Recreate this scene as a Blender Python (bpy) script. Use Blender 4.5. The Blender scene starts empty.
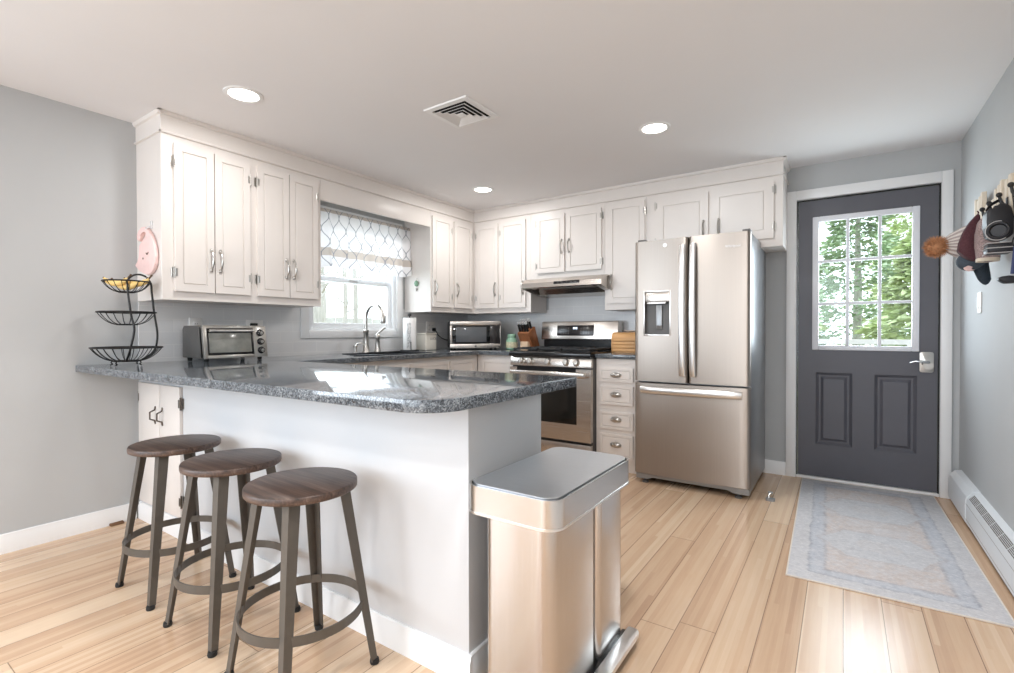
import bpy, bmesh, math, random
from mathutils import Vector, Matrix
PI = math.pi
R = math.radians
sc = bpy.context.scene
COL = sc.collection

# ------------------------------------------------------------------ camera
cam_data = bpy.data.cameras.new('camera')
cam = bpy.data.objects.new('camera', cam_data)
COL.objects.link(cam)
cam_data.sensor_fit = 'HORIZONTAL'
cam_data.sensor_width = 36.0
cam_data.lens = 494.24 / 1014 * 36.0
cam_data.clip_start = 0.02
cam_data.clip_end = 200
_yaw, _pit, _rol = R(34.2013), R(-0.6171), R(-0.0999)
_r0 = Vector((math.cos(_yaw), math.sin(_yaw), 0)); _d0 = Vector((-math.sin(_yaw), math.cos(_yaw), 0)); _u0 = Vector((0, 0, 1))
_d = math.cos(_pit) * _d0 + math.sin(_pit) * _u0
_u1 = -math.sin(_pit) * _d0 + math.cos(_pit) * _u0
_r = math.cos(_rol) * _r0 + math.sin(_rol) * _u1
_u = -math.sin(_rol) * _r0 + math.cos(_rol) * _u1
_m = Matrix((( _r.x, _u.x, -_d.x, 3.427), (_r.y, _u.y, -_d.y, -4.268), (_r.z, _u.z, -_d.z, 1.093), (0, 0, 0, 1)))
cam.matrix_world = _m
sc.camera = cam

# ------------------------------------------------------------------ world, exposure, daylight
world = bpy.data.worlds.new('overcast_sky')
sc.world = world
world.use_nodes = True
wn = world.node_tree.nodes
wn['Background'].inputs['Color'].default_value = (0.86, 0.93, 1.0, 1)
wn['Background'].inputs['Strength'].default_value = 2.9
sc.view_settings.view_transform = 'Standard'
sc.view_settings.look = 'None'
sc.view_settings.gamma = 1.0
sc.view_settings.use_curve_mapping = False
sc.view_settings.exposure = 0.11
try:
    sc.cycles.use_denoising = True
    sc.cycles.max_bounces = 10
    sc.cycles.diffuse_bounces = 6
    sc.cycles.glossy_bounces = 5
    sc.cycles.transparent_max_bounces = 12
    sc.cycles.caustics_reflective = False
    sc.cycles.caustics_refractive = False
    sc.cycles.sample_clamp_indirect = 6.0
except Exception:
    pass

def area(name, loc, target, sx, sy, energy, color=(1, 1, 1), shape='RECTANGLE'):
    l = bpy.data.lights.new(name, 'AREA')
    l.shape = shape; l.size = sx
    if shape == 'RECTANGLE': l.size_y = sy
    l.energy = energy; l.color = color
    o = bpy.data.objects.new(name, l); COL.objects.link(o)
    o.location = loc
    o.rotation_euler = (Vector(target) - Vector(loc)).to_track_quat('-Z', 'Y').to_euler()
    return o

# daylight: fill lamps at two added, unseen windows, then the sink window and door
area('rear_fill_light', (2.0, -7.42, 1.25), (2.0, 0, 1.05), 2.9, 1.9, 34, (0.78, 0.89, 1.0))
area('left_fill_light', (0.06, -5.9, 1.35), (4, -2.6, 1.1), 1.7, 1.4, 62, (0.78, 0.89, 1.0))
area('sink_window_daylight', (-0.16, -1.515, 1.55), (2.0, -1.5, 0.9), 0.85, 0.85, 10, (0.86, 0.94, 1.0))
area('entry_door_daylight', (3.545, 0.14, 1.43), (3.4, -3.0, 0.6), 0.5, 0.86, 15, (0.86, 0.94, 1.0))

# ------------------------------------------------------------------ helpers
class MB:
    """collects shapes; build() links them as one mesh object"""
    def __init__(s):
        s.bm = bmesh.new()
    def _bev(s, vs, b, seg):
        if b > 0:
            es = set()
            for v in vs:
                es.update(v.link_edges)
            bmesh.ops.bevel(s.bm, geom=list(es), offset=b, segments=seg, affect='EDGES', profile=0.5, clamp_overlap=True)
    def box(s, x0, x1, y0, y1, z0, z1, b=0.0, seg=2):
        x0, x1 = sorted((x0, x1)); y0, y1 = sorted((y0, y1)); z0, z1 = sorted((z0, z1))
        vs = [s.bm.verts.new(p) for p in ((x0, y0, z0), (x1, y0, z0), (x1, y1, z0), (x0, y1, z0), (x0, y0, z1), (x1, y0, z1), (x1, y1, z1), (x0, y1, z1))]
        for f in ((0, 3, 2, 1), (4, 5, 6, 7), (0, 1, 5, 4), (1, 2, 6, 5), (2, 3, 7, 6), (3, 0, 4, 7)):
            s.bm.faces.new([vs[i] for i in f])
        s._bev(vs, min(b, 0.49 * min(x1 - x0, y1 - y0, z1 - z0)), seg)
        return s
    def fbox(s, F, u0, u1, w0, w1, z0, z1, b=0.0, seg=2):
        """box on a face: F=('X',c): u is y, w grows to +x;  F=('Y',c): u is x, w grows to -y"""
        if F[0] == 'X': return s.box(F[1] + w0, F[1] + w1, u0, u1, z0, z1, b, seg)
        return s.box(u0, u1, F[1] - w1, F[1] - w0, z0, z1, b, seg)
    def hexa(s, pts, b=0.0, seg=2):
        vs = [s.bm.verts.new(p) for p in pts]
        for f in ((0, 3, 2, 1), (4, 5, 6, 7), (0, 1, 5, 4), (1, 2, 6, 5), (2, 3, 7, 6), (3, 0, 4, 7)):
            s.bm.faces.new([vs[i] for i in f])
        s._bev(vs, b, seg)
        return s
    def prism(s, pts, axis, a0, a1, b=0.0, seg=2):
        """polygon extruded along an axis: x -> (y,z), y -> (x,z), z -> (x,y)"""
        def P(p, a):
            return {'x': (a, p[0], p[1]), 'y': (p[0], a, p[1]), 'z': (p[0], p[1], a)}[axis]
        lo = [s.bm.verts.new(P(p, a0)) for p in pts]
        hi = [s.bm.verts.new(P(p, a1)) for p in pts]
        n = len(pts)
        s.bm.faces.new(lo); s.bm.faces.new(hi)
        for i in range(n):
            s.bm.faces.new((lo[i], lo[(i + 1) % n], hi[(i + 1) % n], hi[i]))
        s._bev(lo + hi, b, seg)
        return s
    def lathe(s, prof, c=(0, 0, 0), n=32, axis='z', squash=(1, 1)):
        rings = []
        c = Vector(c)
        for r, h in prof:
            if r < 1e-6:
                ps = [(0, 0, h)]
            else:
                ps = [(r * math.cos(2 * PI * k / n) * squash[0], r * math.sin(2 * PI * k / n) * squash[1], h) for k in range(n)]
            out = []
            for p in ps:
                if axis == 'x': p = (p[2], p[0], p[1])
                elif axis == 'y': p = (p[1], p[2], p[0])
                out.append(s.bm.verts.new(Vector(p) + c))
            rings.append(out)
        for a, b in zip(rings, rings[1:]):
            if len(a) == 1 and len(b) == 1: continue
            for k in range(n):
                k2 = (k + 1) % n
                if len(a) == 1: s.bm.faces.new((a[0], b[k], b[k2]))
                elif len(b) == 1: s.bm.faces.new((a[k], a[k2], b[0]))
                else: s.bm.faces.new((a[k], a[k2], b[k2], b[k]))
        return s
    def tube(s, path, r, n=10, closed=False, caps=True, flat=None):
        """round tube along a path (r one radius or a list), or flat=(w,t): a flat band"""
        pts = [Vector(p) for p in path]
        m = len(pts)
        rs = r if isinstance(r, (list, tuple)) else [r] * m
        rings = []
        prev_n = None
        for i, p in enumerate(pts):
            if closed:
                t = (pts[(i + 1) % m] - pts[i - 1]).normalized()
            else:
                t = (pts[min(i + 1, m - 1)] - pts[max(i - 1, 0)]).normalized()
            if prev_n is None:
                a = Vector((0, 0, 1)) if abs(t.z) < 0.9 else Vector((1, 0, 0))
                nn = (a - t * a.dot(t)).normalized()
            else:
                nn = (prev_n - t * prev_n.dot(t)).normalized()
            prev_n = nn
            bb = t.cross(nn)
            if flat:
                w, th = flat[0] / 2, flat[1] / 2
                ring = [p + nn * w + bb * th, p - nn * w + bb * th, p - nn * w - bb * th, p + nn * w - bb * th]
            else:
                ring = [p + (nn * math.cos(2 * PI * k / n) + bb * math.sin(2 * PI * k / n)) * rs[i] for k in range(n)]
            rings.append([s.bm.verts.new(q) for q in ring])
        k = len(rings[0])
        pairs = list(zip(rings, rings[1:])) + ([(rings[-1], rings[0])] if closed else [])
        for a, b in pairs:
            for j in range(k):
                s.bm.faces.new((a[j], a[(j + 1) % k], b[(j + 1) % k], b[j]))
        if caps and not closed:
            s.bm.faces.new(rings[0]); s.bm.faces.new(rings[-1])
        return s
    def ball(s, c, r, sc_=(1, 1, 1), u=20, v=12, rot=None):
        M = Matrix.Translation(c) @ (rot.to_matrix().to_4x4() if rot else Matrix()) @ Matrix.Diagonal((r * sc_[0], r * sc_[1], r * sc_[2], 1))
        bmesh.ops.create_uvsphere(s.bm, u_segments=u, v_segments=v, radius=1, matrix=M)
        return s
    def grid(s, nu, nv, fn):
        vs = [[s.bm.verts.new(fn(i / nu, j / nv)) for j in range(nv + 1)] for i in range(nu + 1)]
        for i in range(nu):
            for j in range(nv):
                s.bm.faces.new((vs[i][j], vs[i + 1][j], vs[i + 1][j + 1], vs[i][j + 1]))
        return s
    def xf(s, M):
        s.bm.transform(M); return s
    def build(s, name, mat, parent=None, label=None, local=False, smooth=35, normals=True):
        if parent is not None and not local:
            r = parent
            while r.parent is not None: r = r.parent
            s.bm.transform(Matrix.Translation(-Vector(r.location)))
        if normals: bmesh.ops.recalc_face_normals(s.bm, faces=s.bm.faces[:])
        me = bpy.data.meshes.new(name)
        s.bm.to_mesh(me); s.bm.free()
        for m in (mat if isinstance(mat, (list, tuple)) else [mat]): me.materials.append(m)
        for p in me.polygons: p.use_smooth = True
        me.set_sharp_from_angle(angle=R(smooth))
        o = bpy.data.objects.new(name, me)
        COL.objects.link(o)
        if parent is not None: o.parent = parent
        if label: o['label'] = label
        return o

def tag(o, label, cat, group=None, kind=None):
    o['label'] = label; o['category'] = cat
    if group: o['group'] = group
    if kind: o['kind'] = kind
    return o
def thing(name, label, cat, loc=(0, 0, 0), rotz=0.0, group=None, kind=None):
    o = bpy.data.objects.new(name, None)
    o.empty_display_size = 0.1
    COL.objects.link(o)
    o.location = loc; o.rotation_euler = (0, 0, rotz)
    return tag(o, label, cat, group, kind)
def children(o):
    return [c for c in bpy.data.objects if c.parent == o]
def copy_tree(o, loc, label, rotz=None):
    r = o.copy(); COL.objects.link(r); r.location = loc; r['label'] = label
    if rotz is not None: r.rotation_euler = (0, 0, rotz)
    for ch in children(o):
        c = ch.copy(); COL.objects.link(c); c.parent = r
        for g in children(ch):
            d = g.copy(); COL.objects.link(d); d.parent = c
    return r
def text_mesh(name, body, size, mat, parent, loc, rot, depth=0.0006, local=False):
    cu = bpy.data.curves.new(name, 'FONT')
    cu.body = body; cu.size = size; cu.extrude = depth; cu.align_x = 'CENTER'; cu.align_y = 'CENTER'
    tmp = bpy.data.objects.new(name + '_tmp', cu)
    COL.objects.link(tmp)
    me = bpy.data.meshes.new_from_object(tmp)
    bpy.data.objects.remove(tmp)
    M = Matrix.Translation(loc) @ rot.to_4x4()
    if not local:
        r = parent
        while r.parent is not None: r = r.parent
        M = Matrix.Translation(-Vector(r.location)) @ M
    me.transform(M)
    me.materials.clear(); me.materials.append(mat)
    o = bpy.data.objects.new(name, me); COL.objects.link(o); o.parent = parent
    return o
def rrect(x0, x1, y0, y1, rad, n=6):
    """rounded rectangle outline; rad one radius or four (x0y0, x1y0, x1y1, x0y1)"""
    rs = rad if isinstance(rad, (list, tuple)) else [rad] * 4
    out = []
    for (cx, cy, a0, r) in ((x0, y0, PI, rs[0]), (x1, y0, 1.5 * PI, rs[1]), (x1, y1, 0, rs[2]), (x0, y1, .5 * PI, rs[3])):
        sx = 1 if cx == x0 else -1; sy = 1 if cy == y0 else -1
        if r < 1e-6: out.append((cx, cy)); continue
        for k in range(n + 1):
            a = a0 + .5 * PI * k / n
            out.append((cx + sx * r + r * math.cos(a), cy + sy * r + r * math.sin(a)))
    return out

# ------------------------------------------------------------------ materials
def srgb(r, g, b):
    def f(c):
        c /= 255.0
        return c / 12.92 if c <= 0.04045 else ((c + 0.055) / 1.055) ** 2.4
    return (f(r), f(g), f(b), 1.0)
class NT:
    """thin wrapper over a material's node tree"""
    def __init__(s, name):
        s.m = bpy.data.materials.new(name); s.m.use_nodes = True
        s.n = s.m.node_tree.nodes; s.l = s.m.node_tree.links
        s.b = s.n['Principled BSDF']; s.out = s.n['Material Output']
    def add(s, t, **kw):
        nd = s.n.new(t)
        for k, v in kw.items(): setattr(nd, k, v)
        return nd
    def link(s, a, b): s.l.new(a, b)
    def val(s, inp, v):
        if hasattr(v, 'is_linked') or hasattr(v, 'links'): s.l.new(v, inp)
        else: inp.default_value = v
    def math(s, op, a, b=None, c=None, clamp=False):
        nd = s.add('ShaderNodeMath', operation=op); nd.use_clamp = clamp
        s.val(nd.inputs[0], a)
        if b is not None: s.val(nd.inputs[1], b)
        if c is not None: s.val(nd.inputs[2], c)
        return nd.outputs[0]
    def mix(s, fac, a, b, blend='MIX'):
        nd = s.add('ShaderNodeMix', data_type='RGBA', blend_type=blend)
        s.val(nd.inputs['Factor'], fac); s.val(nd.inputs[6], a); s.val(nd.inputs[7], b)
        return nd.outputs[2]
    def ramp(s, fac, stops, interp='LINEAR'):
        nd = s.add('ShaderNodeValToRGB'); cr = nd.color_ramp; cr.interpolation = interp
        while len(cr.elements) < len(stops): cr.elements.new(0.5)
        for e, (p, c) in zip(cr.elements, stops):
            e.position = p; e.color = c
        s.val(nd.inputs['Fac'], fac)
        return nd.outputs['Color']
    def obj(s):
        return s.add('ShaderNodeTexCoord').outputs['Object']
    def mapping(s, vec, scale=(1, 1, 1), rot=(0, 0, 0), loc=(0, 0, 0)):
        nd = s.add('ShaderNodeMapping'); s.l.new(vec, nd.inputs['Vector'])
        nd.inputs['Scale'].default_value = scale; nd.inputs['Rotation'].default_value = rot; nd.inputs['Location'].default_value = loc
        return nd.outputs[0]
    def noise(s, vec, scale, detail=3, rough=0.5, dist=0.0):
        nd = s.add('ShaderNodeTexNoise'); s.l.new(vec, nd.inputs['Vector'])
        nd.inputs['Scale'].default_value = scale; nd.inputs['Detail'].default_value = detail
        nd.inputs['Roughness'].default_value = rough; nd.inputs['Distortion'].default_value = dist
        return nd.outputs['Fac']
    def bump(s, h, strength=0.2, dist=0.01):
        nd = s.add('ShaderNodeBump'); s.l.new(h, nd.inputs['Height'])
        nd.inputs['Strength'].default_value = strength; nd.inputs['Distance'].default_value = dist
        s.l.new(nd.outputs[0], s.b.inputs['Normal'])
    def sep(s, vec):
        nd = s.add('ShaderNodeSeparateXYZ'); s.l.new(vec, nd.inputs[0]); return nd.outputs
    def comb(s, x, y, z):
        nd = s.add('ShaderNodeCombineXYZ')
        for i, v in zip(nd.inputs, (x, y, z)): s.val(i, v)
        return nd.outputs[0]
def brushed(m, amount, rot=0.0):
    nt = m.node_tree; b = nt.nodes['Principled BSDF']
    tg = nt.nodes.new('ShaderNodeTangent'); tg.direction_type = 'RADIAL'; tg.axis = 'Z'
    nt.links.new(tg.outputs[0], b.inputs['Tangent'])
    b.inputs['Anisotropic'].default_value = amount; b.inputs['Anisotropic Rotation'].default_value = rot
def plain(name, rgb, rough=0.5, metal=0.0, var=0.0, scale=8.0, spec=None, coat=0.0, stretch=(1, 1, 1), rvar=0.0, bump=0.0, emit=None):
    t = NT(name)
    c = srgb(*rgb)
    t.b.inputs['Roughness'].default_value = rough
    t.b.inputs['Metallic'].default_value = metal
    if spec is not None: t.b.inputs['Specular IOR Level'].default_value = spec
    if coat: t.b.inputs['Coat Weight'].default_value = coat; t.b.inputs['Coat Roughness'].default_value = 0.08
    v = t.mapping(t.obj(), stretch)
    n = t.noise(v, scale, 4, 0.55)
    lo = tuple(x * (1 - var) for x in c[:3]) + (1,); hi = tuple(min(1, x * (1 + var)) for x in c[:3]) + (1,)
    t.link(t.ramp(n, [(0.3, lo), (0.7, hi)]), t.b.inputs['Base Color'])
    if rvar:
        t.link(t.math('MULTIPLY_ADD', n, rvar * 2, rough - rvar), t.b.inputs['Roughness'])
    if bump: t.bump(n, bump, 0.005)
    if emit:
        t.b.inputs['Emission Color'].default_value = (emit[0], emit[1], emit[2], 1); t.b.inputs['Emission Strength'].default_value = emit[3]
    return t.m

M = {}
M['cab'] = plain('white_cabinet_paint', (224, 218, 213), 0.38, var=0.015, scale=5, bump=0.02)
M['panel'] = plain('greyed_white_panel', (205, 206, 208), 0.5, var=0.012, scale=3)  # peninsula white, greyed in the colour so the brightly lit panel renders darker
M['trim'] = plain('white_trim_paint', (233, 233, 233), 0.35, var=0.012, scale=4)
M['wall'] = plain('grey_wall_paint', (182, 184, 185), 0.75, var=0.02, scale=2.5, bump=0.02)
M['ceil'] = plain('ceiling_paint', (230, 229, 230), 0.85, var=0.012, scale=1.5)
M['vinyl'] = plain('white_vinyl', (236, 238, 240), 0.3, var=0.01)
M['lite_frame'] = plain('pale_grey_lite_frame', (222, 223, 228), 0.4, var=0.015)
M['door'] = plain('slate_door_paint', (86, 86, 93), 0.42, var=0.04, scale=6, bump=0.02)
M['nickel'] = plain('satin_nickel', (190, 187, 182), 0.28, 1.0, var=0.05)
M['chrome'] = plain('polished_chrome', (205, 206, 208), 0.12, 1.0, var=0.03)
M['bronze'] = plain('worn_bronze', (112, 104, 96), 0.38, 0.9, var=0.15)
M['steel'] = plain('brushed_steel', (166, 157, 149), 0.36, 1.0, var=0.03, scale=5, stretch=(60, 60, 0.4), rvar=0.05)
M['steel_h'] = plain('brushed_steel_horizontal', (204, 197, 190), 0.27, 1.0, var=0.012, scale=5, stretch=(0.5, 60, 60), rvar=0.012)
M['steel_s'] = plain('smooth_satin_steel', (208, 205, 202), 0.25, 1.0, var=0.01, scale=2)
M['steel_b'] = plain('bright_handle_steel', (230, 228, 226), 0.3, 1.0, var=0.02)
M['can'] = plain('bin_brushed_steel', (206, 201, 197), 0.24, 1.0, var=0.04, scale=4, stretch=(90, 90, 0.4), rvar=0.05)
M['can_lid'] = plain('bin_lid_steel', (214, 217, 221), 0.36, 1.0, var=0.03, scale=5, stretch=(4, 50, 1), rvar=0.04)
M['grey_steel'] = plain('grey_painted_steel', (150, 152, 154), 0.36, 0.6, var=0.04)
M['dark_grey'] = plain('dark_grey_plastic', (88, 86, 84), 0.45, var=0.08)
M['black'] = plain('black_enamel', (22, 22, 24), 0.2, var=0.2)
M['iron'] = plain('cast_iron', (28, 28, 29), 0.55, var=0.25, scale=60, bump=0.1)
M['blackglass'] = plain('black_oven_glass', (16, 17, 16), 0.05, var=0.1, coat=0.4)
M['rubber'] = plain('black_rubber', (30, 29, 28), 0.7, var=0.2)
M['wire'] = plain('black_wire', (24, 23, 23), 0.42, 0.3, var=0.2)
M['stool'] = plain('gunmetal_powder_coat', (92, 86, 79), 0.48, 0.3, var=0.06, scale=30)
M['plate'] = plain('white_switch_plastic', (238, 236, 233), 0.35, var=0.01)
M['slot'] = plain('socket_slot_dark', (60, 58, 55), 0.6, var=0.1)
M['banana'] = plain('banana_skin', (240, 206, 132), 0.5, var=0.1, scale=30)
M['banana_tip'] = plain('banana_stalk', (88, 66, 42), 0.7, var=0.3, scale=60)
M['pink'] = plain('pink_silicone', (238, 206, 202), 0.55, var=0.05, scale=25)
M['clear'] = plain('clear_plastic_hook', (225, 225, 226), 0.1, var=0.01)
M['paper'] = plain('paper_towel', (243, 242, 240), 0.9, var=0.02, scale=90, bump=0.15)
M['cream_tin'] = plain('cream_tin', (226, 220, 208), 0.45, var=0.02)
M['ink'] = plain('grey_ink', (120, 116, 112), 0.7, var=0.1)
M['pale_mark'] = plain('pale_badge', (225, 225, 225), 0.3, 0.5, var=0.02)
M['lamp'] = plain('lit_lamp_lens', (255, 250, 240), 0.5, emit=(1.0, 0.95, 0.88, 9.0))
M['led'] = plain('blue_led_digits', (200, 220, 255), 0.4, emit=(0.75, 0.88, 1.0, 1.6))
M['bark'] = plain('grey_bark', (186, 182, 176), 0.9, var=0.2, scale=12, stretch=(1, 1, .2), bump=0.3)
M['leaf'] = plain('evergreen_leaf', (186, 200, 150), 0.6, var=0.35, scale=1.6)
M['leaf_dark'] = plain('deep_evergreen_leaf', (160, 182, 144), 0.6, var=0.35, scale=1.6)
M['lawn'] = plain('leaf_litter_ground', (160, 158, 120), 0.95, var=0.2, scale=1.2)
M['deck'] = plain('weathered_deck_rail', (190, 188, 184), 0.8, var=0.08)
M['heater'] = plain('white_heater_enamel', (226, 229, 232), 0.35, var=0.01)
M['maroon'] = plain('maroon_wool', (78, 46, 52), 0.95, var=0.25, scale=160, bump=0.3)
M['tweed'] = plain('grey_tweed_knit', (152, 134, 132), 0.95, var=0.45, scale=220, bump=0.5)
M['fur'] = plain('rust_fur', (178, 128, 90), 0.85, var=0.25, scale=40)
M['navy'] = plain('teal_grey_cotton', (62, 72, 82), 0.85, var=0.15, scale=120, bump=0.2)
M['logo_pink'] = plain('pale_pink_print', (206, 176, 172), 0.8, var=0.1)
M['blackcloth'] = plain('black_nylon', (22, 21, 26), 0.5, var=0.2, scale=60, bump=0.1)
M['piping'] = plain('pale_piping', (176, 172, 170), 0.6, var=0.05)
M['blue_handle'] = plain('dark_blue_plastic', (38, 50, 92), 0.4, var=0.1)
M['rack_wood'] = plain('cream_driftwood', (216, 204, 186), 0.75, var=0.12, scale=14, stretch=(1, 4, .4), bump=0.2)
M['green_glass'] = plain('green_jar_ceramic', (140, 178, 152), 0.2, var=0.15, scale=24)
M['jar_print'] = plain('jar_label_print', (196, 190, 160), 0.5, var=0.3, scale=60)
M['knife_wood'] = plain('knife_block_wood', (146, 92, 58), 0.45, var=0.2, scale=9, stretch=(6, 6, .6))
M['pale_wood'] = plain('pale_maple', (214, 186, 156), 0.5, var=0.06, scale=9)
M['bread_wood'] = plain('honey_bread_box_wood', (216, 166, 112), 0.42, var=0.12, scale=6, stretch=(.6, 8, 8))
M['sink'] = plain('black_composite_sink', (40, 41, 44), 0.35, var=0.2, scale=90)
M['shim'] = plain('brown_wood_shim', (112, 78, 50), 0.6, var=0.2)
M['filter'] = plain('grease_filter_mesh', (150, 142, 134), 0.45, 0.3, var=0.3, scale=120)
M['rug_edge'] = plain('cream_rug_binding', (216, 208, 198), 0.9, var=0.05, scale=60)
M['pale_light'] = plain('hood_lamp_lens', (230, 226, 218), 0.3, var=0.02)
M['void'] = plain('dark_duct', (14, 14, 14), 0.9, var=0.1)
M['display'] = plain('dark_display', (40, 36, 36), 0.15, var=0.1)
M['mw_glass'] = plain('microwave_glass', (92, 94, 97), 0.06, var=0.08)
M['toast_glass'] = plain('toaster_glass', (128, 128, 122), 0.14, var=0.25, scale=14)

brushed(M['steel'], 0.75, 0.25); brushed(M['can'], 0.55, 0.25)
def m_floor():
    t = NT('bamboo_plank_floor')
    p = t.sep(t.obj())
    W = 0.127
    u = t.math('DIVIDE', t.math('SUBTRACT', p[0], 3.179), W)
    iu = t.math('FLOOR', u); fu = t.math('SUBTRACT', u, iu)
    wn1 = t.add('ShaderNodeTexWhiteNoise', noise_dimensions='1D'); t.link(t.math('ADD', iu, 100.5), wn1.inputs['W'])
    v = t.math('ADD', t.math('DIVIDE', p[1], 1.83), t.math('MULTIPLY', wn1.outputs['Value'], 7.0))
    iv = t.math('FLOOR', v); fv = t.math('SUBTRACT', v, iv)
    wn2 = t.add('ShaderNodeTexWhiteNoise', noise_dimensions='3D'); t.link(t.comb(t.math('ADD', iu, 100.5), t.math('ADD', iv, 50.5), 3.0), wn2.inputs['Vector'])
    rnd = wn2.outputs['Value']
    # bamboo strips inside a plank
    us = t.math('DIVIDE', p[0], 0.0182)
    ius = t.math('FLOOR', us)
    seg = t.math('FLOOR', t.math('ADD', t.math('MULTIPLY', p[1], 0.55), t.math('MULTIPLY', ius, 0.37)))
    wn3 = t.add('ShaderNodeTexWhiteNoise', noise_dimensions='3D'); t.link(t.comb(t.math('ADD', ius, 0.5), t.math('ADD', seg, 100.5), t.math('ADD', iu, 100.5)), wn3.inputs['Vector'])
    grain = t.noise(t.mapping(t.obj(), (34, 1.6, 1)), 3.0, 4, 0.6)
    f = t.math('ADD', t.math('MULTIPLY', rnd, 0.42), t.math('ADD', t.math('MULTIPLY', wn3.outputs['Value'], 0.40), t.math('MULTIPLY', grain, 0.34)))
    col = t.ramp(f, [(0.12, srgb(182, 147, 119)), (0.5, srgb(203, 171, 141)), (0.95, srgb(219, 194, 166))])
    edge = t.math('MINIMUM', fu, t.math('SUBTRACT', 1.0, fu))
    gap = t.math('LESS_THAN', edge, 0.011)
    endg = t.math('LESS_THAN', t.math('MINIMUM', fv, t.math('SUBTRACT', 1.0, fv)), 0.0008)
    g = t.math('MAXIMUM', gap, endg)
    col = t.mix(t.math('MULTIPLY', g, 0.72), col, srgb(92, 62, 40))
    t.link(col, t.b.inputs['Base Color'])
    t.link(t.math('ADD', t.math('MULTIPLY_ADD', rnd, 0.10, 0.17), t.math('MULTIPLY', grain, 0.05)), t.b.inputs['Roughness'])
    h = t.math('SUBTRACT', t.math('MULTIPLY', grain, 0.05), g)
    t.bump(h, 0.25, 0.002)
    return t.m
M['floor'] = m_floor()

def m_granite():
    t = NT('blue_grey_granite')
    o = t.obj()
    vo = t.add('ShaderNodeTexVoronoi'); t.link(t.mapping(o, (1, 1, 1)), vo.inputs['Vector']); vo.inputs['Scale'].default_value = 260
    wn = t.add('ShaderNodeSeparateColor'); t.link(vo.outputs['Color'], wn.inputs[0])
    n1 = t.noise(o, 110, 5, 0.7)
    n2 = t.noise(o, 22, 3, 0.6)
    f = t.math('ADD', t.math('MULTIPLY', wn.outputs[0], 0.42), t.math('MULTIPLY_ADD', n1, 0.6, t.math('MULTIPLY_ADD', n2, 0.35, -0.2)))
    col = t.ramp(f, [(0.22, srgb(30, 33, 37)), (0.42, srgb(70, 75, 81)), (0.56, srgb(103, 109, 115)), (0.72, srgb(140, 145, 149)), (0.92, srgb(186, 186, 185))])
    t.link(col, t.b.inputs['Base Color'])
    t.b.inputs['Roughness'].default_value = 0.07
    t.b.inputs['Specular IOR Level'].default_value = 0.6
    return t.m
M['granite'] = m_granite()

def m_tile(name, axes):
    t = NT(name)
    p = t.sep(t.obj())
    v = t.comb(p[axes[0]], p[axes[1]], 0.0)
    br = t.add('ShaderNodeTexBrick'); t.link(v, br.inputs['Vector'])
    br.inputs['Scale'].default_value = 1.0
    br.inputs['Brick Width'].default_value = 0.2; br.inputs['Row Height'].default_value = 0.078
    br.inputs['Mortar Size'].default_value = 0.0022; br.inputs['Mortar Smooth'].default_value = 0.4
    br.inputs['Color1'].default_value = srgb(226, 226, 226); br.inputs['Color2'].default_value = srgb(221, 221, 222)
    br.inputs['Mortar'].default_value = srgb(234, 233, 232)
    t.link(br.outputs['Color'], t.b.inputs['Base Color'])
    t.b.inputs['Roughness'].default_value = 0.22
    t.bump(t.math('SUBTRACT', 1.0, br.outputs['Fac']), 0.25, 0.002)
    return t.m
M['tile_x'] = m_tile('grey_subway_tile', (1, 2))
M['tile_y'] = m_tile('grey_subway_tile_back', (0, 2))

def m_seat():
    t = NT('dark_walnut_seat')
    o = t.obj()
    w = t.noise(t.mapping(o, (1.3, 22, 22)), 2.2, 5, 0.62, .8)
    w2 = t.noise(t.mapping(o, (2, 150, 60)), 1.6, 3, 0.6)
    f = t.math('ADD', t.math('MULTIPLY', w, 0.75), t.math('MULTIPLY', w2, 0.35))
    t.link(t.ramp(f, [(0.36, srgb(38, 28, 24)), (0.52, srgb(74, 56, 47)), (0.64, srgb(92, 73, 63)), (0.8, srgb(128, 112, 102))]), t.b.inputs['Base Color'])
    t.b.inputs['Roughness'].default_value = 0.42
    t.bump(f, 0.25, 0.002)
    return t.m
M['seat'] = m_seat()

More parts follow.
